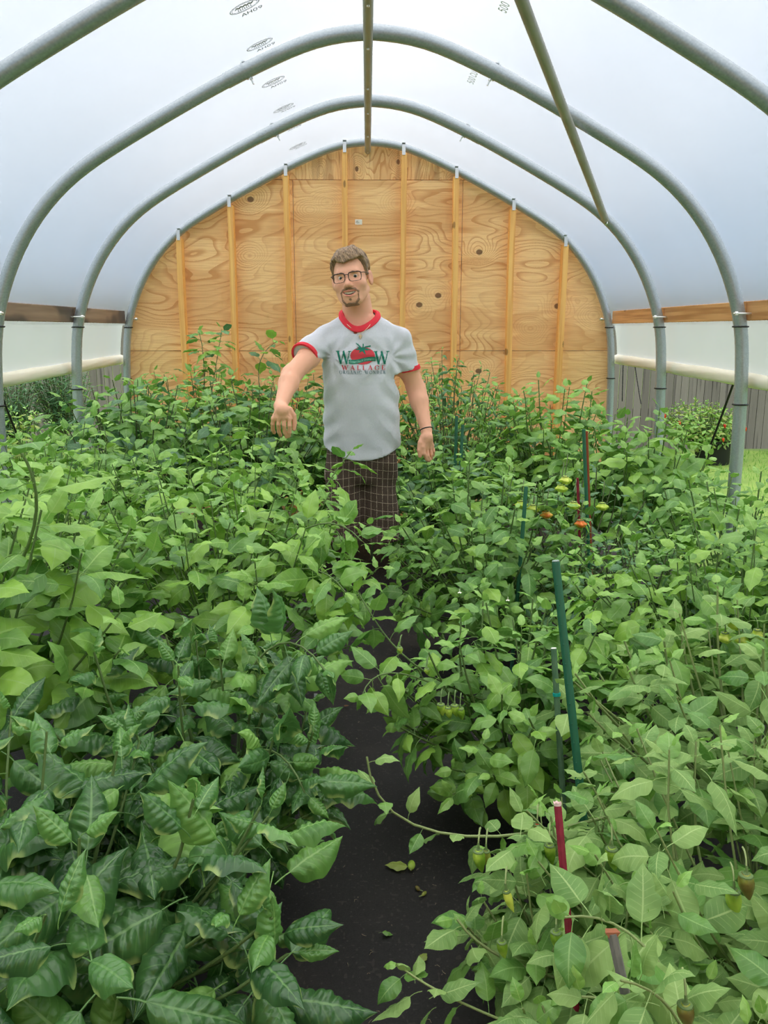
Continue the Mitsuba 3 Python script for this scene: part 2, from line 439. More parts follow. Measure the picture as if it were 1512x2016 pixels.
scene['fence_wood'] = textured(lambda p, n, uv: mix(mix(rgb(150, 143, 134), rgb(112, 106, 100), cell_rand(dr.floor(p.x / 0.0935) + 7) * 0.6 + 0.5 * fbm(p.x * 70, p.z * 1.6, p.y * 5)), rgb(60, 56, 54),
                               smoothstep(0.66, 0.80, fbm(p.x * 24 + 5, p.z * 1.2, 3.0)) * 0.55), 0.9)
FY = 9.9
fence = thing('board_fence', 'tall gray weathered picket fence standing beyond the greenhouse', 'fence')
rng = random.Random(5)
seen = [0.0935 * k for k in range(-61, 88)]
for x in seen:
    m = box(x + 0.003, x + 0.0895, FY + rng.uniform(-0.004, 0.004), FY + 0.018, 0.0, 1.86 + rng.uniform(-0.015, 0.015))
    obj('picket', m, 'fence_wood', fence)
for z in (0.4, 1.5):
    obj('rail', box(-5.7, 8.2, FY + 0.02, FY + 0.06, z, z + 0.09), 'fence_wood', fence)

# ---------------------------------------------------------------- the front end behind the camera, closed with plywood and a door
front = numbered('wall_front')
tag(front, 'front end wall of plywood with a door, behind the camera', kind='structure')
FRY = ARCH_Y[-1] - 0.06
door_box = shapely.box(-0.42, 0.02, 0.46, 2.02)
for poly in (arch_poly.intersection(shapely.box(-2, 0.02, 2, 1.262)).difference(door_box), arch_poly.intersection(shapely.box(-2, 1.265, 2, 2.8)).difference(door_box)):
    for g_ in getattr(poly, 'geoms', [poly]):
        obj('plywood_sheet', prism(g_, FRY - 0.012, FRY), 'plywood', front)
dr_ = numbered('door_1')
tag(dr_, 'plywood door in the front end wall', kind='structure')
obj('panel', prism(door_box.buffer(-0.006), FRY - 0.02, FRY), 'plywood', dr_)
obj('handle', box(0.34, 0.36, FRY + 0.002, FRY + 0.04, 0.95, 1.1, 0.004), 'black_plastic', dr_)
# ---------------------------------------------------------------- leaves
def leaf_mesh(nu, nv, seed, wr=0.5, droop=0.8, fold=0.25, crinkle=0.05, wave=0.04, curl=0.0, petiole=0.3, base=0.56, twist=0.0):
    """An ovate leaf with a drawn-out tip, one unit long, its stalk joined at the origin; u runs along it and v across."""
    r = random.Random(seed)
    u = np.linspace(0, 1, nu + 1) ** 0.95
    v = np.linspace(-1, 1, nv + 1); v = np.sign(v) * (0.35 * np.abs(v) + 0.65 * v * v if nv > 6 else np.abs(v))
    w = u ** base * (1 - u) ** 0.98 * (1 - 0.40 * np.clip((u - 0.66) / 0.34, 0, 1))
    w = w / w.max() * wr / 2
    w[0], w[-1] = 0.012, 0.002
    ang = 0.12 - droop * u ** 1.25 + 0.10 * np.sin(u * 5 + seed)
    ds = np.diff(u, prepend=0)
    mx, mz = np.cumsum(np.cos(ang) * ds), np.cumsum(np.sin(ang) * ds)
    uu, vv = np.meshgrid(u, v, indexing='ij')
    ww = w[:, None] * np.ones_like(vv)
    av = np.abs(vv)
    ph = (uu - 0.42 * av * ww) / 0.118 + r.random()
    quilt = np.abs(np.sin(PI * ph)) ** 0.8 * np.sqrt(av) * (1 - av ** 4)
    nz = meshkit.noise(np.stack([uu * 11 + seed, vv * 3.1, vv * 0 + seed], -1), seed) - 0.5
    side = np.where(vv > 0, 1, 0.8)
    z = -fold * av * ww * side - curl * ww * av ** 4 + crinkle * (quilt * 1.0 + nz * 1.2 * np.sqrt(av) * (1 - 0.8 * av ** 5)) * np.clip(ww / (wr / 2), 0, 1) * 0.5
    z = z + wave * np.sin(uu * 17 + seed * 2 + np.sign(vv) * 1.4) * av ** 2 * np.clip(ww / (wr / 2), 0, 1)
    y = vv * ww * (1 - 0.25 * curl * av ** 4) + 0.03 * np.sin(u * 3 + seed)[:, None] * uu
    tw = twist * uu
    y, z = y * np.cos(tw) - z * np.sin(tw), y * np.sin(tw) + z * np.cos(tw)
    x = mx[:, None] - np.sin(ang)[:, None] * z + petiole
    zz = mz[:, None] + np.cos(ang)[:, None] * z
    pts = np.stack([x, y, zz + 0.10 * petiole], -1).reshape(-1, 3)
    uv = np.stack([uu, (vv + 1) / 2], -1).reshape(-1, 2)
    i, j = np.meshgrid(np.arange(nu), np.arange(nv), indexing='ij')
    q = np.stack([i * (nv + 1) + j, (i + 1) * (nv + 1) + j, (i + 1) * (nv + 1) + j + 1, i * (nv + 1) + j + 1], -1).reshape(-1, 4)
    f = np.vstack([q[:, [0, 1, 2]], q[:, [0, 2, 3]]])
    if petiole > 0:
        s = np.linspace(0, 1, 4)[:, None]
        st = tube(np.hstack([s * petiole, s * 0, 0.10 * petiole * s + 0.08 * petiole * np.sin(s * PI)]), 0.011, 3, False)
        f = np.vstack([f, np.array(st.faces) + len(pts)])
        pts = np.vstack([pts, st.vertices])
        uv = np.vstack([uv, np.tile([[0.0, 0.5]], (len(st.vertices), 1))])
    return pts, f, uv


TONE = {  # dark, light, vein, curled edge: the colours of one kind of leaf
    'leaf_dark': ((0.036, 0.110, 0.032), (0.098, 0.250, 0.062), (0.18, 0.36, 0.11), (0.42, 0.56, 0.18)),
    'leaf_fresh': ((0.085, 0.230, 0.050), (0.150, 0.340, 0.075), (0.26, 0.46, 0.13), (0.42, 0.56, 0.18)),
    'leaf_green': ((0.125, 0.300, 0.038), (0.300, 0.530, 0.078), (0.34, 0.54, 0.14), None),
    'leaf_mid': ((0.098, 0.255, 0.048), (0.220, 0.430, 0.084), (0.29, 0.48, 0.15), None),
    'leaf_pale': ((0.165, 0.320, 0.085), (0.310, 0.480, 0.140), (0.45, 0.60, 0.24), None),
    'leaf_small_dark': ((0.065, 0.175, 0.070), (0.130, 0.290, 0.110), (0.20, 0.38, 0.16), None),
    'leaf_young': ((0.200, 0.430, 0.075), (0.300, 0.530, 0.110), (0.40, 0.58, 0.18), None),
    'leaf_yellow': ((0.230, 0.330, 0.050), (0.380, 0.450, 0.100), (0.42, 0.50, 0.16), None),
    'leaf_dry': ((0.16, 0.070, 0.030), (0.26, 0.13, 0.060), (0.28, 0.18, 0.09), None),
}
SHADES = 4
TONE_NAMES = list(TONE)


def leaf_uv(uv, tone, shade):
    """The leaf's own u and v, moved by whole steps of two that say which tone and shade it has."""
    return uv + np.array([2.0 * shade, 2.0 * TONE_NAMES.index(tone)])


def leaf_colour(p, n, uv):
    """Midrib, side ribs, a little mottling, and a pale curled edge on the dark leaves."""
    tone, shade = dr.floor(uv.y * 0.5 + 1e-4), dr.floor(uv.x * 0.5 + 1e-4)
    u, v = uv.x - 2 * shade, dr.abs((uv.y - 2 * tone) * 2 - 1)
    dark, light, vein = (mi.Color3f(TONE[TONE_NAMES[0]][k]) for k in range(3))
    for q, name in enumerate(TONE_NAMES[1:], 1):
        here = dr.abs(tone - q) < 0.5
        dark, light, vein = (dr.select(here, mi.Color3f(TONE[name][k]), c) for k, c in enumerate((dark, light, vein)))
    wob = dr.sin(p.x * 61 + p.z * 37) * dr.sin(p.y * 53 - p.z * 29)
    c = mix(dark, light, dr.clip((shade + 0.5) / SHADES + 0.22 * wob, 0, 1))
    c = mix(c, mi.Color3f(0.42, 0.56, 0.18), dr.select(tone < 1.5, smoothstep(0.80, 0.97, v) * smoothstep(0.1, 0.6, dr.sin(u * 9 + shade * 2.1 + dr.sign(uv.y - 2 * tone - 0.5) * 1.3)) * 0.8, 0.0))
    s = (u - 0.17 * v) / 0.118
    tri = dr.abs(s - dr.floor(s) - 0.5) * 2
    rib = smoothstep(0.80, 0.97, tri) * smoothstep(0.95, 0.6, v) * 0.30
    return mix(c, vein, dr.maximum(smoothstep(0.075, 0.03, v) * 0.75, rib))


def leaf_bsdf(rough, trans, spec):
    t = mikit.proc(leaf_colour)
    return {'type': 'blendbsdf', 'weight': 0.64, 'a': {'type': 'principledthin', 'base_color': t, 'roughness': 0.5, 'diff_trans': trans, 'spec_trans': 0.0, 'eta': 1.4},
            'b': {'type': 'twosided', 'b': {'type': 'principled', 'base_color': t, 'roughness': rough, 'specular': spec}}}


GLOSS = {'leaf_glossy': (0.25, 1.4, 0.8), 'leaf_satin': (0.39, 1.4, 0.7), 'leaf_matte': (0.58, 1.4, 0.5)}     # roughness, light let through, shine
scene.update({k: leaf_bsdf(*v) for k, v in GLOSS.items()})
SURFACE = {'leaf_dark': 'leaf_glossy', 'leaf_fresh': 'leaf_glossy', 'leaf_pale': 'leaf_matte', 'leaf_dry': 'leaf_matte'}
scene['stem_green'] = plain([0.115, 0.190, 0.055], 0.6)
scene['stem_pale'] = plain([0.27, 0.34, 0.13], 0.65)
scene['stem_woody'] = plain([0.095, 0.125, 0.050], 0.75)
scene['petal_white'] = plain([0.75, 0.76, 0.62], 0.6)

# kind: leaf length, leaf variants, tones, stem
KIND = {
    'crinkled': dict(young='leaf_fresh', L=0.150, var=dict(nu=36, nv=12, wr=0.50, droop=0.75, fold=0.30, crinkle=0.170, wave=0.035, curl=0.5, petiole=0.26), n=7, tones=['leaf_dark'] * 4 + ['leaf_mid'], stem='stem_green'),
    'tall': dict(L=0.130, var=dict(nu=26, nv=8, wr=0.58, droop=0.70, fold=0.22, crinkle=0.040, wave=0.03, petiole=0.32), n=6, tones=['leaf_green'] * 3 + ['leaf_mid'], stem='stem_green'),
    'bright': dict(L=0.098, var=dict(nu=20, nv=8, wr=0.50, droop=0.75, fold=0.22, crinkle=0.045, wave=0.035, petiole=0.30), n=6, tones=['leaf_green'] * 3 + ['leaf_mid'], stem='stem_green'),
    'mid': dict(L=0.092, var=dict(nu=20, nv=8, wr=0.52, droop=0.85, fold=0.26, crinkle=0.050, wave=0.03, petiole=0.30), n=6, tones=['leaf_mid'] * 3 + ['leaf_green'], stem='stem_green'),
    'pale': dict(L=0.084, var=dict(nu=22, nv=8, wr=0.54, droop=0.70, fold=0.30, crinkle=0.060, wave=0.03, petiole=0.30), n=7, tones=['leaf_pale'] * 3 + ['leaf_mid'], stem='stem_pale'),
    'small': dict(L=0.056, var=dict(nu=8, nv=4, wr=0.44, droop=0.80, fold=0.25, crinkle=0.03, wave=0.03, petiole=0.25), n=5, tones=['leaf_small_dark'] * 3 + ['leaf_mid'], stem='stem_woody'),
    'far': dict(L=0.120, var=dict(nu=8, nv=4, wr=0.54, droop=0.85, fold=0.25, crinkle=0.03, wave=0.04, petiole=0.32), n=6, tones=['leaf_mid'] * 2 + ['leaf_small_dark', 'leaf_green'], stem='stem_woody'),
    'far_bright': dict(L=0.120, var=dict(nu=8, nv=4, wr=0.55, droop=0.80, fold=0.25, crinkle=0.03, wave=0.04, petiole=0.32), n=6, tones=['leaf_green', 'leaf_mid'], stem='stem_green'),
    'narrow': dict(L=0.088, var=dict(nu=8, nv=4, wr=0.27, droop=1.5, fold=0.5, crinkle=0.02, wave=0.05, curl=0.3, petiole=0.2), n=6, tones=['leaf_mid', 'leaf_small_dark', 'leaf_green'], stem='stem_woody'),
    'tiny': dict(L=0.052, var=dict(nu=6, nv=2, wr=0.46, droop=0.6, fold=0.25, crinkle=0.0, wave=0.02, petiole=0.2), n=4, tones=['leaf_young', 'leaf_yellow', 'leaf_green'], stem='stem_green'),
    'needle': dict(L=0.085, var=dict(nu=4, nv=2, wr=0.13, droop=0.3, fold=0.2, crinkle=0.0, wave=0.0, petiole=0.05), n=3, tones=['leaf_small_dark'], stem='stem_woody'),
}
LEAF = {}


def leaf_shape(kind, i):
    if (kind, i) not in LEAF:
        var = dict(KIND[kind]['var'])
        r = random.Random(len(kind) * 77 + i * 13)
        var['droop'] *= r.uniform(0.4, 1.5); var['fold'] *= r.uniform(0.5, 1.5); var['wr'] *= r.uniform(0.88, 1.12); var['twist'] = r.uniform(-0.35, 0.35)
        LEAF[kind, i] = leaf_mesh(seed=i * 7 + len(kind), **var)
    return LEAF[kind, i]


SETS = 14


def surface(tone, n):
    """The material for a leaf of this tone; nearly the same for every plant."""
    base = SURFACE.get(tone, 'leaf_satin')
    key = f'{base}_{n % SETS}'
    if key not in scene:
        scene[key] = leaf_bsdf(GLOSS[base][0] + 0.002 * (n % SETS), *GLOSS[base][1:])
    return key


def leaf_ply(kind, i, tone, shade=2, n=0):
    k = (kind, i, tone, shade)
    if k not in LEAF:
        p, f, uv = leaf_shape(kind, i)
        LEAF[k] = mikit.ply((p, f), 'leaf_satin', True, uv=leaf_uv(uv, tone, shade))
    return {**LEAF[k], 'bsdf': {'type': 'ref', 'id': surface(tone, n)}}


def frame(d, up, L, roll=0.0):
    d = unit(d)
    s = np.cross(up, d)
    s = unit(s) if np.linalg.norm(s) > 1e-3 else unit(np.cross(V(1, 0, 0), d))
    n = np.cross(d, s)
    c, q = math.cos(roll), math.sin(roll)
    s, n = c * s + q * n, c * n - q * s
    m = np.eye(4)
    m[:3, 0], m[:3, 1], m[:3, 2] = d * L, s * L, n * L
    return m


class Plant:
    """Collects stems and leaves, then writes them: the outer leaves each as a part, what is beyond the limit as one part of foliage."""

    def __init__(self, label, kind, seed, group=None, name='pepper_plant', cat='plant'):
        self.key = thing(name, label, cat, group)
        self.kind, self.k, self.r = kind, KIND[kind], random.Random(seed)
        self.leaves, self.stems = [], []
        self.n = seed

    def leaf(self, p, d, up, L, tone=None, roll=None, order=0.0):
        r = self.r
        m = frame(d, up, L, r.gauss(0, 0.22) if roll is None else roll)
        m[:3, 3] = p
        self.leaves.append((order, r.randrange(self.k['n']), tone or r.choice(self.k['tones']), r.randrange(SHADES), m))

    def rosette(self, p, axis, size=1.0, count=7, order=0.0, young=True, spread=1.0, up_bias=0.5, out=np.zeros(3)):
        r = self.r
        axis = unit(axis)
        a = unit(np.cross(axis, V(0.3, 0.8, 0.52)))
        b = np.cross(axis, a)
        az = r.uniform(0, 6.28)
        for j in range(count):
            t = (j + 0.5) / count
            th = (0.62 + 1.10 * t + r.gauss(0, 0.14)) * spread
            az += 2.4 + r.gauss(0, 0.25)
            d = axis * math.cos(th) + (a * math.cos(az) + b * math.sin(az)) * math.sin(th)
            d = unit(d + V(0, 0, -0.30 * t))
            up = unit(axis * (1 - up_bias) + V(0, 0, up_bias) + out * 0.45 + V(r.gauss(0, .12), r.gauss(0, .12), 0))
            s = self.k['L'] * size * (0.26 + 0.92 * t ** 0.7) * r.uniform(0.85, 1.15)
            tone = self.k.get('young', 'leaf_young') if young and t < 0.22 else None
            self.leaf(p - axis * 0.022 * size * j * self.k['L'] / 0.1, d, up, s, tone, order=order + 0.02 * t)

    def stem(self, pts, r0, r1, n=6, sides=5):
        c = catmull(pts, n)
        self.stems.append(tube(c, np.linspace(r0, r1, n), sides))
        return c

    def crown(self, base, centre, radii, tips=34, count=7, size=1.0, low=-0.45, lump=0.25, inner=2, thick=1.0, axis_up=0.75, span=None):
        """Leaf rosettes all over a lumpy dome, each at the end of a branch from the fork of the stem."""
        r = self.r
        base, centre, radii = V(*base), V(*centre), V(*radii)
        fork = base + (centre - base) * V(0.3, 0.3, 0.45)
        fork[2] = base[2] + 0.45 * max(centre[2] - base[2], 0.1)
        self.stem([base, (base + fork) / 2 + V(r.gauss(0, .01), r.gauss(0, .01), 0), fork], 0.010 * thick, 0.008 * thick)
        n = int(tips / (0.5 * (1 - low)))
        for i in range(n):
            z = 1 - 2 * (i + 0.5) / n
            if z < low:
                continue
            az = i * 2.39996 + r.gauss(0, 0.25)
            if span and not span(az):
                continue
            rad = math.sqrt(1 - z * z)
            d = V(rad * math.cos(az), rad * math.sin(az), z)
            k = 1 + lump * (r.random() - 0.6)
            p = centre + radii * d * k
            if p[2] < 0.06:
                continue
            ax = unit(d * (1 - axis_up) + V(0, 0, axis_up) + V(r.gauss(0, .22), r.gauss(0, .22), 0)) if z > 0.1 else unit(d * 0.7 + V(0, 0, 0.45))
            mid = fork * 0.5 + p * 0.5 + V(0, 0, -0.06) * (0.5 + z) + V(r.gauss(0, .02), r.gauss(0, .02), 0)
            c = self.stem([fork, mid, p], 0.0055 * thick, 0.0026 * thick, 7, 4)
            self.rosette(p, ax, size, count, order=1 - k, out=d * V(1, 1, 0))
            for q in range(inner):
                t = r.uniform(0.45, 0.9)
                s = c[int(t * 6)]
                aa = r.uniform(0, 6.28)
                dd = unit(V(math.cos(aa), math.sin(aa), r.uniform(-0.35, 0.25)) + d * 0.5)
                self.leaf(s, dd, unit(V(0, 0, 0.8) + d * 0.7), self.k['L'] * size * r.uniform(0.9, 1.25), order=1.0 + (1 - t))
        return self

    def sprig(self, pts, size=1.0, gap=0.05, r0=0.004, count=6, start=0.25, spread=1.0, tone=None):
        """A branch that reaches out of the crown: leaves at its knots, a rosette at its end."""
        r = self.r
        c = self.stem(pts, r0, r0 * 0.6, 12, 6)
        length = np.linalg.norm(np.diff(c, axis=0), axis=1).sum()
        for q in range(int(length * (1 - start) / gap)):
            t = start + (1 - start) * (q + 0.5) / max(1, int(length * (1 - start) / gap))
            i = min(int(t * 11), 10)
            s = c[i] + (c[i + 1] - c[i]) * (t * 11 - i)
            dirn = unit(c[i + 1] - c[i])
            az = q * 2.4 + r.uniform(0, 1)
            a = unit(np.cross(dirn, V(.2, .3, .9))); b = np.cross(dirn, a)
            d = unit(dirn * 0.4 + a * math.cos(az) + b * math.sin(az) + V(0, 0, -0.15))
            self.leaf(s, d, V(0, 0, 1), self.k['L'] * size * r.uniform(0.75, 1.05), tone, order=-0.5)
        if count:
            self.rosette(c[-1], unit(c[-1] - c[-2]) + V(0, 0, 0.4), size, count, order=-0.6, spread=spread)
        return c

    def flower(self, p, s=0.0065):
        m = [tube([p + V(0, 0, 0.006), p], 0.0010, 4)]
        for k in range(5):
            a = k * 1.257
            t = V(math.cos(a), math.sin(a), -0.45) * s
            o = V(-math.sin(a), math.cos(a), 0) * s * 0.38
            m.append(trimesh.Trimesh([p, p + t * 0.5 + o, p + t, p + t * 0.5 - o, p + t * 0.5 + V(0, 0, -.001)], [(0, 1, 4), (1, 2, 4), (2, 3, 4), (3, 0, 4)], process=False))
        obj('flower', join(m), 'petal_white', self.key)

    def fruit(self, p, length=0.06, width=0.022, colour='fruit_green', shape='pod', lean=(0, 0), label=None):
        """A pepper hanging from p by its stalk."""
        t = np.linspace(0, 1, 13)
        if shape == 'pod':
            rad = np.sin(PI * np.clip(t * 0.93 + 0.07, 0, 1)) ** 0.65 * (1 - 0.55 * t)
        elif shape == 'hat':
            rad = np.array([0.25, 0.5, 0.6, 0.62, 0.72, 0.9, 1, 1, 0.93, 0.75, 0.62, 0.5, 0.02])
        else:
            rad = np.sin(PI * np.clip(t * 0.9 + 0.08, 0, 1)) ** 0.5
        rad = rad / rad.max() * width / 2
        ns = 16
        a = np.arange(ns) * 2 * PI / ns
        lobes = 1 + (0.34 if shape == 'hat' else 0.07) * np.cos((4 if shape == 'hat' else 3) * a)[None, :] * np.clip((t if shape == 'hat' else 1 - t), 0.15, 1)[:, None]
        ax = V(lean[0], lean[1], -1); ax = unit(ax)
        e1 = unit(np.cross(ax, V(0, 1, 0.01))); e2 = np.cross(ax, e1)
        st = min(0.018, 0.25 * length)
        curve = p + ax * st + np.outer(t * length, ax) + np.outer(t ** 2 * length * 0.18, e1)
        v = curve[:, None] + (rad[:, None] * lobes)[..., None] * (np.cos(a)[None, :, None] * e1 + np.sin(a)[None, :, None] * e2)
        i, j = np.meshgrid(np.arange(12), np.arange(ns), indexing='ij')
        q = np.stack([i * ns + j, (i + 1) * ns + j, (i + 1) * ns + (j + 1) % ns, i * ns + (j + 1) % ns], -1).reshape(-1, 4)
        k = obj('fruit', trimesh.Trimesh(v.reshape(-1, 3), np.vstack([q[:, [0, 1, 2]], q[:, [0, 2, 3]]]), process=False), colour, self.key, True, label=label)
        cal = tube([p, p + ax * st * 0.6 + e2 * 0.002, p + ax * st, p + ax * (st + length * 0.05), p + ax * (st + length * 0.09)], [0.002, 0.0022, 0.004, rad[1] * 1.06 + 0.001, rad[2] * 1.02 + 0.0008], 10)
        obj('calyx', cal, 'stem_green', k, True)

    def done(self, stem=None, most=300):
        if self.stems:
            obj('stem', join(self.stems), stem or self.k['stem'], self.key, True)
        self.leaves.sort(key=lambda x: x[0])
        for _, i, tone, sh, m in self.leaves[:most]:
            key = numbered(self.key + '__leaf')
            scene[key] = {**leaf_ply(self.kind, i, tone, sh, self.n), 'to_world': T(m)}
        rest = self.leaves[most:]
        if rest:
            vs, fs, us, n = [], [], [], 0
            for _, i, tone, sh, m in rest:
                p, f, uv = leaf_shape(self.kind, i)
                vs.append(p @ m[:3, :3].T + m[:3, 3]); fs.append(f + n); us.append(leaf_uv(uv, tone, sh)); n += len(p)
            obj('foliage', (np.vstack(vs), np.vstack(fs)), surface(self.k['tones'][0], self.n), self.key, True, uv=np.vstack(us), kind='stuff')
        return self


def ripe(c1, c2):
    return textured(lambda p, n, uv: mix(c1, c2, smoothstep(0.3, 0.7, noise(p.x * 60, p.y * 60, p.z * 45))), 0.28)


scene['fruit_green'] = ripe(rgb(112, 150, 40), rgb(160, 190, 70))
scene['fruit_lime'] = ripe(rgb(176, 202, 62), rgb(214, 224, 96))
scene['fruit_orange'] = ripe(rgb(236, 120, 44), rgb(240, 190, 80))
scene['fruit_red'] = ripe(rgb(200, 40, 20), rgb(226, 84, 36))
scene['fruit_brown'] = ripe(rgb(104, 92, 44), rgb(140, 150, 60))
# ---------------------------------------------------------------- the left bed
p = Plant('big pepper plant with dark crinkled leaves filling the lower left corner', 'crinkled', 11)
p.crown((-0.62, 1.28, 0), (-0.62, 1.26, 0.42), (0.47, 0.40, 0.36), tips=49, count=7, inner=3, low=-0.75)
p.done()
p = Plant('pepper plant with dark crinkled leaves along the path edge, lower left', 'crinkled', 12)
p.crown((-0.36, 1.80, 0), (-0.40, 1.78, 0.44), (0.33, 0.34, 0.33), tips=37, count=7, inner=3, low=-0.7, size=0.85)
p.sprig([(-0.40, 1.78, 0.35), at(560, 1265, 1.78), at(640, 1320, 1.72)], 0.85, 0.05, 0.0035, 6, 0.35)
p.sprig([(-0.40, 1.78, 0.30), at(540, 1480, 1.62), at(600, 1560, 1.55)], 0.85, 0.05, 0.0035, 6, 0.4)
p.done()
p = Plant('tall pepper plant with large light leaves at the left picture edge', 'tall', 13)
p.crown((-1.05, 2.0, 0), (-1.02, 1.98, 0.70), (0.50, 0.42, 0.38), tips=49, count=7, inner=3)
p.sprig([(-0.98, 1.95, 0.70), at(72, 985, 1.80), at(36, 882, 1.78)], 0.95, 0.07, 0.0050, 5, 0.35)
p.done()
p = Plant('leafy bright green pepper plant in the middle of the left bed beside the path', 'bright', 14)
p.crown((-0.45, 2.60, 0), (-0.48, 2.55, 0.62), (0.48, 0.46, 0.38), tips=69, count=7, inner=3, thick=0.7)
p.sprig([(-0.2, 2.6, 0.8), at(640, 960, 2.7), at(690, 890, 2.75)], 1.0, 0.05, 0.003, 6)
for px, py in ((508, 1213), (477, 1005)):
    p.flower(at(px, py, 2.1))
p.sprig([(-0.48, 2.55, 0.5), at(610, 1120, 2.35), at(680, 1165, 2.25)], 1.2, 0.05, 0.0035, 6, 0.35)
p.sprig([(-0.48, 2.55, 0.5), at(640, 1030, 2.5), at(712, 1065, 2.45)], 1.15, 0.05, 0.0035, 6, 0.35)
p.done()
p = Plant('bright green pepper plant under the man\'s reaching hand', 'bright', 15)
p.crown((-0.62, 3.28, 0), (-0.62, 3.22, 0.66), (0.52, 0.42, 0.36), tips=63, count=7, inner=3, thick=0.7)
p.done()
p = Plant('bright green pepper plant at the left edge behind the tall one', 'bright', 16)
p.crown((-1.35, 2.85, 0), (-1.32, 2.82, 0.68), (0.46, 0.46, 0.36), tips=58, count=7, inner=3, thick=0.7)
p.done()
p = Plant('bright green pepper plant in front of the second hoop\'s left leg', 'bright', 17)
p.crown((-1.35, 3.62, 0), (-1.30, 3.60, 0.66), (0.44, 0.40, 0.36), tips=52, count=7, inner=3, thick=0.7)
p.done()
p = Plant('pepper plant with broad dull leaves beside the left hoop leg by the fence', 'far', 18)
p.crown((-1.38, 4.75, 0), (-1.36, 4.75, 0.74), (0.44, 0.46, 0.42), tips=63, count=7, inner=3, size=1.1)
p.done()
p = Plant('dull green pepper plant left of the man in the back row', 'far', 19)
p.crown((-0.66, 4.80, 0), (-0.68, 4.80, 0.74), (0.46, 0.46, 0.40), tips=63, count=7, inner=3, size=1.0)
p.done()
p = Plant('tall pepper plant with a dark sprig rising against the plywood', 'far', 20)
p.crown((-1.15, 5.65, 0), (-1.15, 5.62, 0.78), (0.52, 0.42, 0.44), tips=63, count=7, inner=3, thick=0.7)
for a, b in (((400, 700), (392, 655)), ((430, 690), (437, 648))):
    p.sprig([(-1.14, 5.62, 0.55), at(*a, 5.6), at(*b, 5.6)], 1.0, 0.06, 0.003, 6, 0.5)
p.done()
p = Plant('pepper plant behind the man\'s reaching arm with one high sprig', 'far', 21)
p.crown((-0.42, 5.60, 0), (-0.45, 5.60, 0.74), (0.42, 0.42, 0.42), tips=58, count=7, inner=3, thick=0.7)
p.sprig([(-0.45, 5.60, 0.50), at(510, 720, 5.5), at(545, 672, 5.5)], 1.05, 0.07, 0.003, 7, 0.55)
p.done()
p = Plant('dark pepper plant right behind the man', 'far', 22)
p.crown((0.02, 5.0, 0), (0.0, 5.0, 0.62), (0.40, 0.40, 0.46), tips=58, count=7, inner=3, thick=0.7)
p.done()
# ---------------------------------------------------------------- the right bed
p = Plant('pale green drooping pepper plant filling the lower right corner', 'pale', 31)
p.crown((0.78, 1.36, 0), (0.74, 1.34, 0.36), (0.44, 0.40, 0.30), tips=90, count=6, inner=5, low=-0.6, lump=0.4, thick=0.75)
p.sprig([(0.62, 1.6, 0.42), at(1000, 1645, 1.66), at(860, 1638, 1.66), at(775, 1600, 1.66), at(735, 1545, 1.66), at(722, 1490, 1.66)], 0.8, 0.045, 0.0042, 0, 0.2)
p.sprig([(0.6, 1.3, 0.2), at(980, 1880, 1.35), at(900, 1810, 1.38)], 1.0, 0.05, 0.004, 5)
p.sprig([(0.5, 1.25, 0.10), at(880, 1960, 1.25), at(790, 1905, 1.28)], 0.95, 0.05, 0.003, 6)
for k, (px, py, y, L, w, c) in enumerate(((942, 1660, 1.50, 0.050, 0.024, 'green'), (957, 1662, 1.52, 0.045, 0.017, 'brown'), (1082, 1650, 1.52, 0.046, 0.022, 'green'), (995, 1740, 1.42, 0.048, 0.016, 'lime'),
                                            (988, 1842, 1.34, 0.036, 0.019, 'green'), (1058, 1612, 1.60, 0.036, 0.016, 'red'), (1205, 1655, 1.45, 0.05, 0.026, 'green'), (1095, 1820, 1.25, 0.04, 0.020, 'green'),
                                            (1470, 1705, 1.28, 0.05, 0.026, 'brown'), (1445, 1735, 1.30, 0.055, 0.026, 'green'), (1350, 1960, 1.0, 0.04, 0.022, 'brown'))):
    q = at(px, py, y - 0.10)
    p.stem([q + V(0.008, 0.035, 0.010), q + V(0.003, 0.014, 0.012), q], 0.0022, 0.0016, 6, 4)
    p.fruit(q, L, w, 'fruit_' + c, 'pod', (0.15 if k == 3 else 0.0, -0.05), label={5: 'red ripe pod', 0: 'green pod'}.get(k))
p.done()
p = Plant('low pale pepper plant with pods along the path edge, lower right', 'pale', 43)
p.crown((0.44, 1.42, 0), (0.42, 1.40, 0.22), (0.24, 0.32, 0.24), tips=46, count=6, inner=4, low=-0.5, lump=0.4, thick=0.8)
p.crown((0.50, 1.02, 0), (0.50, 1.02, 0.20), (0.26, 0.24, 0.24), tips=36, count=6, inner=4, low=-0.5, lump=0.4, thick=0.8)
p.sprig([(0.52, 1.02, 0.30), at(1240, 1838, 1.12), at(1112, 1806, 1.13)], 1.25, 0.032, 0.003, 6, 0.3)
p.sprig([(0.50, 1.02, 0.18), at(1215, 1985, 1.06), at(1145, 1962, 1.06)], 1.1, 0.03, 0.003, 6, 0.3)
p.sprig([(0.48, 0.98, 0.25), at(1310, 1975, 0.93), at(1222, 1930, 0.92)], 1.0, 0.03, 0.003, 6, 0.3)
p.done()
p = Plant('dark green pepper plant in shade behind the layered one on the right', 'far', 44)
p.crown((0.48, 4.30, 0), (0.46, 4.30, 0.48), (0.36, 0.34, 0.36), tips=56, count=7, inner=3, thick=0.7)
p.done()
p = Plant('pale green pepper plant beside the green stakes on the right', 'pale', 32)
p.crown((1.0, 1.95, 0), (0.98, 1.92, 0.46), (0.48, 0.36, 0.30), tips=63, count=7, inner=3, lump=0.35)
p.done()
p = Plant('mid green pepper plant with hanging green pods right of the path', 'mid', 33)
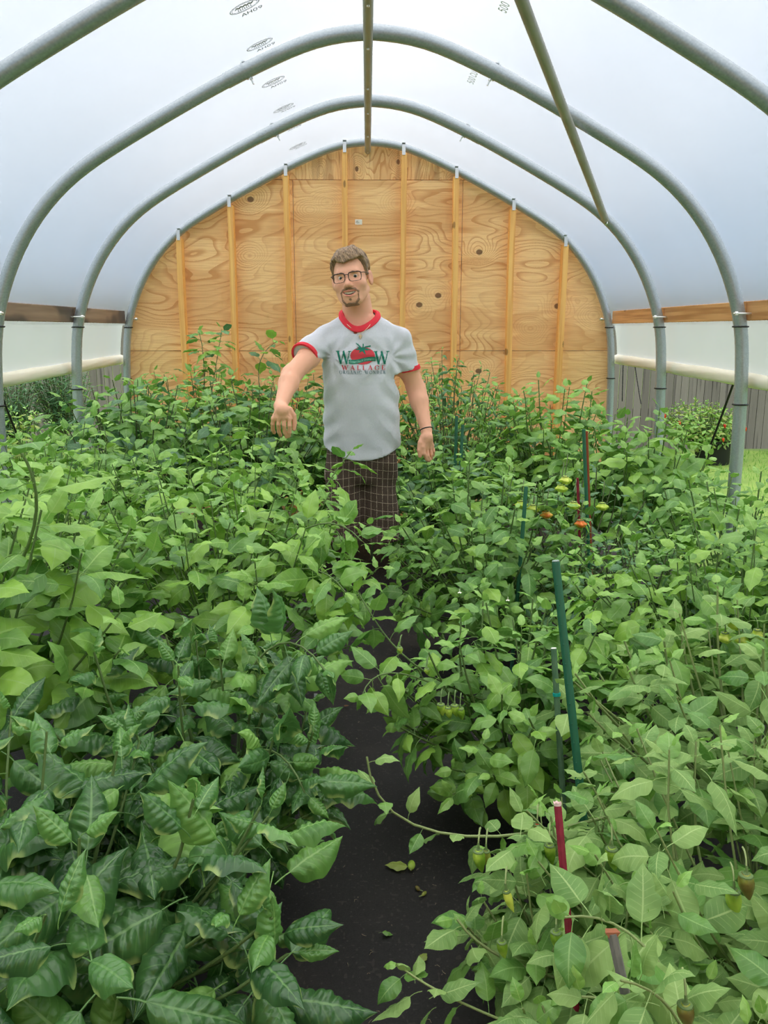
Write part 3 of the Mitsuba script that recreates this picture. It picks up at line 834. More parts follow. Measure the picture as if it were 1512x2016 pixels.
p.crown((0.44, 2.22, 0), (0.44, 2.20, 0.34), (0.36, 0.34, 0.32), tips=52, count=7, inner=3, size=1.05)
for k, (px, py) in enumerate(((868, 1378), (882, 1384), (895, 1380), (906, 1386), (840, 1312), (787, 1270))):
    q = at(px, py, 1.86)
    p.stem([q + V(0.006, 0.035, 0.012), q + V(0.002, 0.012, 0.012), q], 0.002, 0.0015, 6, 4)
    p.fruit(q, 0.034 if k < 4 else 0.018, 0.021 if k < 4 else 0.014, 'fruit_green', 'pod', label='ribbed green pod' if k == 0 else None)
for px, py in ((1000, 1180), (905, 1165)):
    p.flower(at(px, py, 1.9))
p.sprig([(0.38, 2.2, 0.36), at(770, 1265, 2.22), at(728, 1205, 2.25), at(700, 1160, 2.28)], 1.15, 0.05, 0.0035, 6, 0.3)
p.sprig([(0.38, 2.2, 0.30), at(745, 1330, 2.05), at(712, 1372, 2.0)], 1.05, 0.06, 0.003, 5, 0.4)
p.done()
p = Plant('full green pepper plant at the right edge behind the pale ones', 'bright', 34)
p.crown((1.15, 2.50, 0), (1.12, 2.48, 0.52), (0.50, 0.36, 0.32), tips=63, count=7, inner=3, thick=0.7)
for k, (px, py) in enumerate(((1428, 1238), (1462, 1242), (1492, 1232), (1448, 1212), (1480, 1250))):
    q = at(px, py, 2.12)
    p.stem([q + V(0.006, 0.035, 0.012), q + V(0.002, 0.012, 0.012), q], 0.002, 0.0015, 6, 4)
    p.fruit(q, 0.034, 0.036, 'fruit_lime', 'hat', label='pale green lobed fruit' if k == 0 else None)
p.done()
p = Plant('layered green pepper plant beside the man\'s hanging hand', 'mid', 35)
p.crown((0.50, 3.35, 0), (0.50, 3.32, 0.46), (0.42, 0.50, 0.40), tips=72, count=7, inner=3, size=1.05)
p.done()
p = Plant('dark small-leaved pepper plant in the hollow of the right bed', 'small', 36)
p.crown((0.98, 3.05, 0), (0.98, 3.02, 0.36), (0.40, 0.34, 0.28), tips=87, count=7, inner=3)
p.done()
p = Plant('broad-leaved pepper plant by the right hoop leg in the foreground bay', 'mid', 37)
p.crown((1.45, 3.10, 0), (1.42, 3.08, 0.52), (0.38, 0.40, 0.36), tips=52, count=7, inner=3, size=1.1)
p.done()
p = Plant('sparse pepper plant bearing lantern-shaped yellow green fruit', 'small', 38)
p.crown((0.98, 3.75, 0), (0.98, 3.75, 0.46), (0.40, 0.30, 0.34), tips=46, count=6, inner=3, size=1.1)
for k, (px, py, c) in enumerate(((1113, 938, 'lime'), (1105, 954, 'lime'), (1050, 994, 'lime'), (1075, 1006, 'orange'), (1130, 988, 'lime'), (1026, 986, 'lime'), (1047, 1024, 'green'), (1143, 1024, 'orange'), (1186, 990, 'lime'))):
    q = at(px, py - 6, 3.24)
    p.stem([q + V(0.03, 0.10, 0.06), q + V(0.01, 0.02, 0.05), q], 0.0022, 0.0016, 6, 4)
    p.fruit(q, 0.036, 0.046, 'fruit_' + c, 'hat', label={3: 'orange and yellow ripening fruit', 0: 'yellow green lantern-shaped fruit'}.get(k))
p.done()
p = Plant('light green broad-leaved pepper plant before the right half of the plywood', 'far_bright', 39)
p.crown((1.12, 4.85, 0), (1.10, 4.82, 0.66), (0.48, 0.46, 0.44), tips=66, count=7, inner=3, size=1.05)
p.done()
p = Plant('light green pepper plant beside the right leg of the hoop with the brace', 'far_bright', 40)
p.crown((1.42, 4.20, 0), (1.42, 4.18, 0.60), (0.36, 0.40, 0.40), tips=52, count=7, inner=3, size=1.05)
p.done()
p = Plant('narrow-leaved pepper plant with curled hanging leaves right of the man', 'narrow', 41)
p.crown((0.50, 5.0, 0), (0.50, 5.0, 0.72), (0.36, 0.36, 0.54), tips=89, count=8, inner=3, thick=0.7)
p.done()
p = Plant('green pepper plant low in front of the right plywood studs', 'far', 42)
p.crown((0.75, 5.65, 0), (0.80, 5.62, 0.60), (0.50, 0.36, 0.44), tips=58, count=7, inner=3, thick=0.7)
p.done()
# ---------------------------------------------------------------- stakes
def ground_at(px, py, z=0.012):
    d = RIGHT * (px - 756) / FOCAL - UP * (py - 1008) / FOCAL + FWD
    return EYE + d * ((z - EYE[2]) / d[2])


def floor_z(x, y):
    return 0.004 + 0.012 * float(meshkit.fbm(np.array([[x * 1.7, y * 1.7, 0.0]]), 3, 4)[0] - 0.35)


scene['stake_green'] = plain(rgb(38, 96, 72), 0.4)
scene['stake_green_dull'] = textured(lambda p, n, uv: mix(rgb(62, 100, 72), rgb(92, 120, 92), noise(p.x * 90, p.y * 90, p.z * 40)), 0.6)
scene['stake_red'] = textured(lambda p, n, uv: mix(rgb(150, 36, 58), rgb(112, 26, 42), noise(p.x * 120, p.y * 120, p.z * 60)), 0.5)
scene['stake_rust'] = plain(rgb(150, 70, 40), 0.7)
scene['stake_gray'] = textured(lambda p, n, uv: mix(rgb(120, 116, 108), rgb(84, 82, 78), fbm(p.x * 200, p.y * 200, p.z * 18)), 0.85)
scene['broken_wood'] = plain(rgb(150, 92, 62), 0.85)
scene['tie_teal'] = plain(rgb(0, 140, 130), 0.6)


def stake(label, top, low, r, bsdf, sides=10, cap=None, tip='flat'):
    d = unit(low - top)
    foot = top + d * ((top[2] - 0.0) / -d[2])
    k = thing('garden_stake', label, 'stake')
    ring = tube([top, top + d * 0.004, foot], [r * 0.9, r, r], sides)
    obj('shaft', ring, bsdf, k, 40)
    return k, d, foot


g1, d1, _ = stake('tall green garden stake leaning among the pale plants, the tallest stake', at(1094, 1106, 1.80), at(1130, 1440, 1.72), 0.0095, 'stake_green')
t_ = at(1094, 1106, 1.80)
obj('cap', tube([t_ - d1 * 0.001, t_ - d1 * 0.004], [0.0086, 0.0072], 10), plain(rgb(150, 170, 160), 0.5), g1, 30)
for k in range(14):
    q = t_ + d1 * (0.05 + 0.045 * k)
    s_ = 0.0095
    obj('knob', tube([q + V(-0.004, -s_ * 0.8, 0), q + V(-0.005, -s_ * 1.14, 0)], [0.0018, 0.001], 6), 'stake_green', g1, True)
g2, d2, _ = stake('short weathered green stake with a teal tie, left of the tall stake', at(1090, 1277, 1.95), at(1096, 1372, 1.93), 0.0078, 'stake_green_dull', 8)
t_ = at(1090, 1277, 1.95)
obj('cut_top', tube([t_ - d2 * 0.0006, t_ - d2 * 0.002], [0.0076, 0.0070], 8), plain(rgb(206, 214, 198), 0.7), g2, 30)
q = at(1096, 1367, 1.93)
obj('tie', tube([q - d2 * 0.004, q + d2 * 0.004], 0.0100, 10), 'tie_teal', g2, 30, label='teal tie')
g3, d3, _ = stake('dark red stake with a splintered hollow top in the lower right', at(1098, 1586, 1.30), at(1116, 1790, 1.25), 0.0066, 'stake_red', 8)
t_ = at(1098, 1586, 1.30)
e1 = unit(np.cross(d3, V(0, 1, 0))); e2 = np.cross(d3, e1)
sv_, sf_ = [], []
for k in range(12):
    a = k * PI / 6
    c = math.cos(a) * e1 + math.sin(a) * e2
    sv_ += [t_ + c * 0.0064, t_ + c * 0.0074 - d3 * (0.004 + 0.005 * ((k * 7) % 5) / 5), t_ + c * 0.0050 - d3 * 0.001]
for k in range(12):
    a0, b0_ = k * 3, ((k + 1) % 12) * 3
    sf_ += [(a0, b0_, b0_ + 1), (a0, b0_ + 1, a0 + 1), (a0 + 1, b0_ + 1, b0_ + 2), (a0 + 1, b0_ + 2, a0 + 2)]
obj('splintered_top', trimesh.Trimesh(sv_, sf_, process=False), plain(rgb(226, 196, 192), 0.7), g3, label='pale splintered rim')
g4, d4, _ = stake('gray wooden stake with a broken brown top near the bottom right', at(1205, 1838, 1.02), at(1222, 1915, 1.00), 0.0075, 'stake_gray', 6)
t_ = at(1205, 1838, 1.02)
obj('broken_top', trimesh.convex.convex_hull(np.array([t_ + V(-0.011, -0.003, 0.004), t_ + V(0.011, -0.003, 0.004), t_ + V(0.0, -0.007, -0.012), t_ + V(-0.008, 0.007, 0.003), t_ + V(0.008, 0.007, 0.003), t_ + V(0, 0.004, -0.010)])), 'broken_wood', g4, label='broken brown top')
stake('green stake standing beside the lantern-shaped fruit', at(1149, 845, 3.42), at(1157, 1040, 3.40), 0.0075, 'stake_green')
stake('rusty brown stake right against the green one by the lantern-shaped fruit', at(1155, 849, 3.44), at(1160, 990, 3.43), 0.0055, 'stake_rust')
stake('short red stake just behind the lantern-shaped fruit', at(1137, 941, 3.46), at(1140, 1030, 3.45), 0.006, 'stake_red')
stake('green stake left of the lantern-shaped fruit', at(1036, 958, 3.10), at(1029, 1045, 3.08), 0.0075, 'stake_green')
stake('green stake right of the man\'s hanging arm, the left one of two', at(899, 819, 4.35), at(897, 890, 4.33), 0.008, 'stake_green')
stake('green stake right of the man\'s hanging arm, the right one of two', at(911, 836, 4.30), at(908, 890, 4.28), 0.008, 'stake_green')

# ---------------------------------------------------------------- things lying on the floor
def lying_leaf(name, label, px, py, L, tone, kind, i, ang, cat='leaf', group=None, lift=0.012, tilt=0.1):
    q = ground_at(px, py)
    q[2] = floor_z(q[0], q[1]) + lift
    m = frame(V(math.cos(ang), math.sin(ang), tilt * 0.3), V(0.1 * math.sin(ang), -0.1, 1), L)
    m[:3, 3] = q - m[:3, 0] * 0.6
    k = obj(name, leaf_ply(kind, i, tone), None, label=label, cat=cat, group=group, to_world=T(m))
    return k


lying_leaf('fallen_leaf', 'curled reddish brown dry leaf on the black cloth', 612, 1557, 0.052, 'leaf_dry', 'narrow', 1, 0.5)
lying_leaf('fallen_leaf', 'small tan dry leaf on the black cloth below the man\'s feet', 680, 1392, 0.022, 'leaf_dry', 'mid', 2, 0.2)
lying_leaf('fallen_leaf', 'tiny tan leaf scrap on the black cloth', 650, 1470, 0.014, 'leaf_dry', 'mid', 3, 1.2)
lying_leaf('fallen_leaf', 'yellow green fallen leaf on the cloth beside a fallen green fruit', 788, 1708, 0.062, 'leaf_yellow', 'pale', 1, 2.9)
lying_leaf('fallen_leaf', 'dull green fallen leaf lying alone on the black cloth', 760, 1838, 0.030, 'leaf_mid', 'mid', 1, 0.1)
lying_leaf('fallen_leaf', 'dry brown leaf on the cloth below the right bed plants', 795, 1420, 0.030, 'leaf_dry', 'mid', 4, 2.5)
lying_leaf('fallen_leaf', 'yellowed curled leaf on the cloth, lowest of the fallen ones', 832, 1890, 0.032, 'leaf_yellow', 'pale', 3, 1.0)
lying_leaf('fallen_leaf', 'brown withered leaf lying on the cloth under the green pods', 1010, 1872, 0.036, 'leaf_dry', 'pale', 2, -1.2)


def fallen_fruit(label, px, py, length, width, ang):
    q = ground_at(px, py); q[2] = floor_z(q[0], q[1]) + width / 2 + 0.002
    t = np.linspace(0, 1, 12)
    rad = np.maximum(np.sin(PI * np.clip(t * 0.92 + 0.06, 0, 1)) ** 0.55 * width / 2, 0.0006)
    c = q + np.outer(t - 0.5, V(math.cos(ang), math.sin(ang), 0)) * length
    k = thing('fallen_fruit', label, 'pepper')
    obj('flesh', tube(c, rad, 14), 'fruit_brown' if width < 0.013 else 'fruit_green', k, True)
    obj('stalk', tube([c[0], c[0] - V(math.cos(ang), math.sin(ang), -0.4) * 0.012], 0.0014, 5), 'stem_pale', k)


fallen_fruit('plump green pepper lying on the black cloth', 810, 1706, 0.034, 0.021, 1.45)
fallen_fruit('small yellow green pepper lying on the cloth, left one of a pair', 822, 1748, 0.018, 0.011, 2.2)
fallen_fruit('small yellow green pepper lying on the cloth, right one of a pair', 835, 1758, 0.020, 0.010, 0.9)
for label, px, py in (('white plastic plant tag stuck in the cloth at the left bed edge', 622, 1385), ('white plastic plant tag stuck in the cloth at the right bed edge', 728, 1377)):
    q = ground_at(px, py + 16)
    k = thing('plant_tag', label, 'plant tag')
    obj('blade', box(q[0] - 0.006, q[0] + 0.006, q[1] - 0.001, q[1] + 0.001, 0.0, 0.055), plain(rgb(60, 62, 62), 0.5), k)
    obj('head', box(q[0] - 0.0065, q[0] + 0.0065, q[1] - 0.0015, q[1] + 0.0015, 0.055, 0.085, 0.0006), plain(rgb(224, 226, 226), 0.4), k)
rng = np.random.default_rng(12)
bits = []
for k in range(420):
    x, y = rng.uniform(-0.5, 0.6), rng.uniform(0.7, 4.2)
    z = floor_z(x, y) + 0.002
    a = rng.uniform(0, 6.28); L = rng.uniform(0.003, 0.014)
    d = V(math.cos(a), math.sin(a), 0) * L
    o_ = V(-math.sin(a), math.cos(a), 0)
    bits.append(tube([V(x, y, z), V(x, y, z + 0.002) + d * 0.5 + o_ * L * rng.uniform(-0.3, 0.3), V(x, y, z) + d], 0.0006, 3, False))
scene['litter'] = plain(rgb(140, 124, 100), 0.9)
obj('plant_litter', join(bits), 'litter', label='scattered dry stems and petals on the black cloth', kind='stuff', cat='litter')

# ---------------------------------------------------------------- print on the film
def on_roof(px, py):
    d = RIGHT * (px - 756) / FOCAL - UP * (py - 1008) / FOCAL + FWD
    prof = offset_profile(PIPE + 0.002)
    t = np.linspace(1.5, 12, 4000)
    p = EYE + t[:, None] * d
    up = prof[18:-18]
    return p[np.argmax(p[:, 2] > np.interp(p[:, 0], up[:, 0], up[:, 1]))]


ROOF_IN = sheet(offset_profile(PIPE + 0.006)[hip[0]:hip[1] + 1], 0.012)
rv = np.asarray(ROOF_IN.vertices)
from scipy.interpolate import LinearNDInterpolator as _LN
_rs = np.abs(rv[:, 0] - XC) < 1.45
ROOF_Z = _LN(rv[_rs][:, :2], rv[_rs][:, 2], fill_value=2.5)
scene['film_print'] = plain(rgb(126, 130, 134), 0.9)
scene['film_print_faint'] = plain(rgb(214, 216, 218), 0.9)


def roof_print(poly, x, y, ang, scale, bsdf, parent, label=None):
    """Ink on the film's inner face: the drawing's x runs up the roof, its y back towards the camera."""
    ms = []
    for g_ in getattr(poly, 'geoms', [poly]):
        if not g_.is_empty and g_.geom_type == 'Polygon':
            m = trimesh.creation.extrude_polygon(g_, 0.2, engine='earcut')
            ms.append(m)
    m = join(ms)
    v = np.array(m.vertices)
    c, s = math.cos(ang), math.sin(ang)
    gx, gy = x + scale * (c * v[:, 0] - s * v[:, 1]) * 0.9, y - scale * (s * v[:, 0] + c * v[:, 1])
    gz = ROOF_Z(gx, gy) - 0.0022 - 0.0004 * (v[:, 2] > 0.1)
    return obj('print', trimesh.Trimesh(np.stack([gx, gy, gz], 1), m.faces, process=False), bsdf, parent, label=label)


def text_shape(text):
    m = meshkit.text_mesh(text, 1.0, 0.2)
    v = np.array(m.vertices)[:, :2]
    return shapely.union_all([Polygon(v[f]).buffer(0.004) for f in m.faces[m.face_normals[:, 2] > 0.9]])


ov = lambda rx, ry: affinity.scale(Point(0, 0).buffer(1, 24), rx, ry)
badge = ov(1.0, 0.60).difference(ov(0.95, 0.54)).union(ov(0.88, 0.47).difference(ov(0.85, 0.44)))
wig = [LineString([(x, 0.16 + 0.10 * math.sin(x * 23 + k)) for x in np.linspace(-0.62 + 0.1 * k, 0.62 - 0.1 * k, 40)]).buffer(0.035) for k in range(2)]
wig += [bar((-0.45 + 0.14 * k, -0.06), (-0.42 + 0.14 * k, -0.30), 0.05) for k in range(7)]
badge = shapely.union_all([badge] + wig)
ah = text_shape('AH09'); bx0, by0, bx1, by1 = ah.bounds
ah = affinity.translate(affinity.scale(ah, 0.40, 0.42, origin=(0, 0)), -0.40 * (bx1 + bx0) / 2 + 0.35, -1.25)
mark = shapely.union_all([badge, ah])
R0 = [on_roof(*q) for q in ((487, 3), (511, 86), (537, 157), (557, 211), (572, 247), (584, 285))]
MX = float(np.mean([q[0] for q in R0]))
MY = [float(q[1]) for q in R0]
for k, y in enumerate(MY):
    roof_print(mark, MX, y, 0.0, 0.062, 'film_print', 'ceiling', 'faint gray printed oval badge over AH09 on the film' if k == 0 else None)
for (px, py), txt in (((992, 8), '500'), ((930, 150), '500 CU')):
    q = on_roof(px, py)
    tsh = text_shape(txt); b_ = tsh.bounds
    tsh = affinity.scale(affinity.translate(tsh, -(b_[0] + b_[2]) / 2, -(b_[1] + b_[3]) / 2), 1, 1)
    roof_print(tsh, q[0], q[1], 1.57, 0.035, 'film_print_faint', 'ceiling')

# ---------------------------------------------------------------- ropes of the side curtains
def on_side(px, py, x):
    d = RIGHT * (px - 756) / FOCAL - UP * (py - 1008) / FOCAL + FWD
    return EYE + d * ((x - EYE[0]) / d[0])


def rope(label, a, b, r):
    return obj('tie_rope', tube(catmull([a, (a + b) / 2 + V(0, 0, -0.006), b], 12), r, 6), 'black_plastic', None, True, label=label, cat='rope')


XS = XC + 1.93
rope('black rope slanting down from the right roll in front of the red pepper bush', on_side(1450, 738, XS), on_side(1396, 884, XS), 0.006)
rope('thin black cord slanting down the right side, between the first two hoop legs', on_side(1249, 712, XS), on_side(1262, 795, XS), 0.0035)
rope('black cord hanging straight down beside the end hoop on the right', on_side(1227, 708, XS), on_side(1225, 790, XS), 0.0035)
rope('black rope slanting down at the left picture edge', on_side(2, 775, XC - 1.93), on_side(32, 852, XC - 1.93), 0.006)

# ---------------------------------------------------------------- outside: pepper bush in a pot, shrubs, grass
c0 = ground_at(1402, 912, -0.02)
pot = thing('planter_pot', 'black planter pot standing on the lawn beyond the right hoop leg', 'pot')
prof = np.array([(0.0, 0.0), (0.17, 0.0), (0.21, 0.24), (0.225, 0.24), (0.225, 0.265), (0.205, 0.265), (0.20, 0.225), (0.0, 0.225)])
pm = trimesh.creation.revolve(prof, sections=28); pm.apply_translation(c0)
obj('body', pm, 'black_plastic', pot, 30)
sm_ = trimesh.creation.revolve(np.array([(0.0, 0.0), (0.199, 0.0), (0.199, 0.004), (0.0, 0.010)]), sections=24); sm_.apply_translation(c0 + V(0, 0, 0.228))
obj('soil', sm_, plain(rgb(56, 44, 36), 0.95), pot, 30)
p = Plant('round light green pepper bush with small red fruit growing in the black pot', 'tiny', 61, name='pepper_bush', cat='bush')
bc = at(1378, 838, c0[1])
p.crown((c0[0], c0[1], 0.2), (bc[0], c0[1], bc[2] - 0.02), (0.42, 0.36, 0.30), tips=130, count=9, inner=3, low=-0.6, size=1.25)
for k, (px, py) in enumerate(((1338, 830), (1424, 863), (1427, 836), (1468, 842), (1309, 816))):
    p.fruit(at(px, py - 4, c0[1] - 0.36 + 0.12 * (px > 1430)), 0.05, 0.028, 'fruit_red', 'pod', label='red ripe pepper' if k == 0 else None)
p.done()
for label, px, py, y, sd in (('dark needle-leaved shrub before the fence at the left picture edge', 22, 775, 7.6, 71), ('dark needle-leaved shrub before the fence, next to the left hoop leg', 118, 752, 7.9, 72)):
    p = Plant(label, 'needle', sd, name='needle_shrub', cat='shrub')
    q = at(px, py, y)
    p.crown((q[0], y, -0.02), (q[0], y, q[2] - 0.02), (0.26, 0.26, 0.42), tips=90, count=14, inner=6, low=-0.8)
    p.done()
p = Plant('low leafy weed outside the left hoops, below the needle-leaved shrubs', 'tiny', 73, name='weed_plant', cat='plant')
q = at(40, 850, 6.4)
p.crown((q[0], 6.4, -0.02), (q[0], 6.4, q[2] - 0.05), (0.40, 0.30, 0.24), tips=50, count=8, inner=3, low=-0.5, size=1.3)
p.done()
gv, gf = [], []
for k in range(5200):
    x, y = rng.uniform(2.3, 5.6), rng.uniform(5.0, 9.8)
    a = rng.uniform(0, 6.28); h_ = rng.uniform(0.02, 0.055); w_ = 0.004
    b_ = V(x, y, -0.021); n0 = len(gv)
    gv += [b_ + V(math.cos(a), math.sin(a), 0) * w_, b_ - V(math.cos(a), math.sin(a), 0) * w_, b_ + V(rng.uniform(-.02, .02), rng.uniform(-.02, .02), h_)]
    gf.append((n0, n0 + 1, n0 + 2))
obj('grass', trimesh.Trimesh(gv, gf, process=False), 'leaf_matte', smooth=True, uv=leaf_uv(np.tile([[0.3, 0.75]], (len(gv), 1)), 'leaf_young', 1), label='short green grass outside on the right', kind='stuff', cat='grass')
# ---------------------------------------------------------------- modelling by distance fields, for the man
def surface_nets(f, lo, hi, h):
    lo, hi = np.asarray(lo, float), np.asarray(hi, float)
    n = np.ceil((hi - lo) / h).astype(int) + 1
    ax = [lo[k] + h * np.arange(n[k]) for k in range(3)]
    D = f(*np.meshgrid(*ax, indexing='ij')).astype(float)
    D[0], D[-1], D[:, 0], D[:, -1], D[:, :, 0], D[:, :, -1] = [np.maximum(s, h * 0.5) for s in (D[0], D[-1], D[:, 0], D[:, -1], D[:, :, 0], D[:, :, -1])]
    S = D < 0
    acc, cnt = np.zeros(tuple(n - 1) + (3,)), np.zeros(tuple(n - 1))
    sl = lambda o: tuple(slice(o[k], n[k] - 1 + o[k]) for k in range(3))
    for a in range(3):
        for o1 in (0, 1):
            for o2 in (0, 1):
                o = [0, 0, 0]; b, c = [k for k in range(3) if k != a]
                o[b], o[c] = o1, o2
                e = list(o); e[a] = 1
                d0, d1 = D[sl(o)], D[sl(e)]
                cross = (d0 < 0) != (d1 < 0)
                t = np.where(cross, d0 / np.where(cross, d0 - d1, 1), 0)
                for k in range(3):
                    acc[..., k] += cross * (t if k == a else o[k])
                cnt += cross
    act = cnt > 0
    idx = np.full(act.shape, -1); idx[act] = np.arange(act.sum())
    cell = np.argwhere(act)
    v = lo + h * (cell + acc[act] / cnt[act][:, None])
    faces = []
    for a in range(3):
        b, c = (a + 1) % 3, (a + 2) % 3
        s0 = [slice(1, n[k] - 1) for k in range(3)]; s0[a] = slice(0, n[a] - 1)
        s1 = list(s0); s1[a] = slice(1, n[a])
        p, q = S[tuple(s0)], S[tuple(s1)]
        g = np.argwhere(p != q)
        flip = p[tuple(g.T)]
        g = g + [0 if k == a else 1 for k in range(3)]
        def at_(db, dc):
            i = g.copy(); i[:, b] += db; i[:, c] += dc
            return idx[tuple(i.T)]
        quad = np.stack([at_(-1, -1), at_(0, -1), at_(0, 0), at_(-1, 0)], 1)
        quad[~flip] = quad[~flip][:, ::-1]
        faces.append(quad)
    q = np.vstack(faces)
    return trimesh.Trimesh(v, np.vstack([q[:, [0, 1, 2]], q[:, [0, 2, 3]]]), process=False)


def smin(a, b, k):
    h = np.clip(0.5 + 0.5 * (b - a) / k, 0, 1)
    return b * (1 - h) + a * h - k * h * (1 - h)


def smax(a, b, k):
    return -smin(-a, -b, k)


def cone(P, a, b, r0, r1):
    a, b = np.asarray(a, float), np.asarray(b, float)
    d = b - a
    X, Y, Z = P[0] - a[0], P[1] - a[1], P[2] - a[2]
    t = np.clip((X * d[0] + Y * d[1] + Z * d[2]) / (d @ d), 0, 1)
    return np.sqrt((X - t * d[0]) ** 2 + (Y - t * d[1]) ** 2 + (Z - t * d[2]) ** 2) - (r0 + (r1 - r0) * t)


def ball(P, c, r):
    r = np.broadcast_to(r, 3)
    k = np.sqrt(((P[0] - c[0]) / r[0]) ** 2 + ((P[1] - c[1]) / r[1]) ** 2 + ((P[2] - c[2]) / r[2]) ** 2)
    return (k - 1) * r.min()


def ngrid(P, s, seed=0):
    return meshkit.noise(np.stack([P[0] * s, P[1] * s, P[2] * s], -1), seed)


# head space: x to the picture's right, y out of the face, z up, the eyes at z = 0
HS = 1.055
roll, yaw, tip = math.radians(8.0), math.radians(-10.0), math.radians(2.0)
Rz = np.array([[math.cos(yaw), math.sin(yaw), 0], [-math.sin(yaw), math.cos(yaw), 0], [0, 0, 1]])
Ry = np.array([[math.cos(roll), 0, -math.sin(roll)], [0, 1, 0], [math.sin(roll), 0, math.cos(roll)]])
Rx = np.array([[1, 0, 0], [0, math.cos(tip), -math.sin(tip)], [0, math.sin(tip), math.cos(tip)]])
FLIP = np.diag([1.0, -1.0, 1.0])                      # the face looks along -y in the world
HEAD_R = Ry @ FLIP @ Rz @ Rx
HEAD_O = at(692, 548, 3.92)


def to_head(P):
    q = [P[k] - HEAD_O[k] for k in range(3)]
    return [sum(HEAD_R[k, i] * q[k] for k in range(3)) / HS for i in range(3)]


def from_head(x):
    return HEAD_O + HS * (np.asarray(x, float) @ HEAD_R.T)


def skull(Q):
    d = ball(Q, (0, -0.012, 0.034), (0.074, 0.094, 0.082))
    d = smin(d, ball(Q, (0, 0.026, -0.012), (0.066, 0.066, 0.080)), 0.02)
    d = smin(d, ball(Q, (0, 0.036, -0.062), (0.054, 0.052, 0.048)), 0.03)
    d = smin(d, ball(Q, (0, 0.070, -0.097), (0.024, 0.020, 0.019)), 0.022)
    for s in (-1, 1):
        d = smin(d, cone(Q, (s * 0.054, 0.0, -0.055), (s * 0.028, 0.062, -0.096), 0.019, 0.016), 0.025)
    return d


def smile_z(x):
    return -0.068 + 8.0 * x * x


def head(P):
    Q = to_head(P)
    x, y, z = Q
    d = skull(Q)
    d = smin(d, cone(Q, (-0.034, 0.078, 0.020), (0.034, 0.078, 0.020), 0.011, 0.011), 0.018)
    for s in (-1, 1):
        d = smin(d, ball(Q, (s * 0.044, 0.057, -0.031), (0.024, 0.023, 0.020)), 0.024)
        d = smax(d, -ball(Q, (s * 0.031, 0.100, 0.001), (0.019, 0.019, 0.012)), 0.010)
        d = smin(d, ball(Q, (s * 0.031, 0.069, 0.000), (0.016, 0.013, 0.012)), 0.004)
        d = smin(d, cone(Q, (s * 0.018, 0.0835, 0.0050), (s * 0.044, 0.0765, 0.0034), 0.0036, 0.0030), 0.002)
        d = smin(d, cone(Q, (s * 0.020, 0.083, -0.0060), (s * 0.043, 0.0765, -0.0052), 0.0038, 0.0030), 0.002)
        # ears
        e = ball([x - s * 0.0820 + 0.25 * s * (y + 0.006), y + 0.006, z + 0.008 - 0.15 * (y + 0.006)], (0, 0, 0), (0.0085, 0.020, 0.032))
        e = smax(e, -ball([x - s * 0.0905, y - 0.003, z + 0.005], (0, 0, 0), (0.0075, 0.011, 0.019)), 0.005)
        d = smin(d, e, 0.006)
    d = smin(d, cone(Q, (0, 0.086, 0.008), (0, 0.106, -0.030), 0.0085, 0.0115), 0.014)
    d = smin(d, ball(Q, (0, 0.107, -0.034), (0.0125, 0.012, 0.0105)), 0.008)
    for s in (-1, 1):
        d = smin(d, ball(Q, (s * 0.0125, 0.096, -0.038), (0.0085, 0.010, 0.0075)), 0.006)
    d = smin(d, ball(Q, (0, 0.072, -0.066), (0.034, 0.024, 0.020)), 0.016)
    # smiling mouth: two lips and the opening between them
    for s in (-1, 1):
        up = [(s * 0.0, 0.0965, -0.0590), (s * 0.017, 0.0915, -0.0580), (s * 0.034, 0.0780, -0.0540)]
        lo = [(s * 0.0, 0.0945, -0.0800), (s * 0.017, 0.0895, -0.0755), (s * 0.034, 0.0780, -0.0560)]
        for c, r in ((up, 0.0040), (lo, 0.0050)):
            d = smin(d, cone(Q, c[0], c[1], r, r * 0.9), 0.005)
            d = smin(d, cone(Q, c[1], c[2], r * 0.9, r * 0.45), 0.005)
    gap = ball([x, y - 0.095, z - smile_z(x)], (0, 0, 0), (0.030, 0.018, 0.0064))
    d = smax(d, -gap, 0.0025)
    return d * HS


J = dict(neck0=at(707, 640, 3.99), neck1=at(700, 590, 3.97))
SH_R, EL_R, WR_R = at(630, 664, 3.95), at(574, 738, 3.72), at(552, 800, 3.50)
SH_L, EL_L, WR_L = at(793, 664, 3.97), at(820, 768, 4.00), at(839, 845, 3.90)
FLOOR = 0.008
HIP = {-1: V(-0.100, 3.98, 0.86), 1: V(0.040, 3.98, 0.86)}
KNEE = {-1: V(-0.115, 3.95, 0.47), 1: V(0.065, 3.97, 0.47)}
ANKLE = {-1: V(-0.110, 4.02, 0.085), 1: V(0.075, 4.06, 0.085)}
TOE = {-1: V(-0.165, 3.86, 0.026), 1: V(0.045, 3.88, 0.026)}


def torso_field(P, grow=0.0, rows=None):
    """Stacked rounded ellipses: z, half width, half depth, centre x, centre y."""
    rows = np.array(rows)[::-1]
    z = P[2]
    a, b, cx, cy = [np.interp(z, rows[:, 0], rows[:, k]) for k in (1, 2, 3, 4)]
    a, b = a + grow, b + grow
    k = (np.abs((P[0] - cx) / a) ** 2.4 + np.abs((P[1] - cy) / b) ** 2.4) ** (1 / 2.4)
    d = (k - 1) * np.minimum(a, b) * 0.9
    return np.maximum(d, np.maximum(z - rows[-1, 0], rows[0, 0] - z))


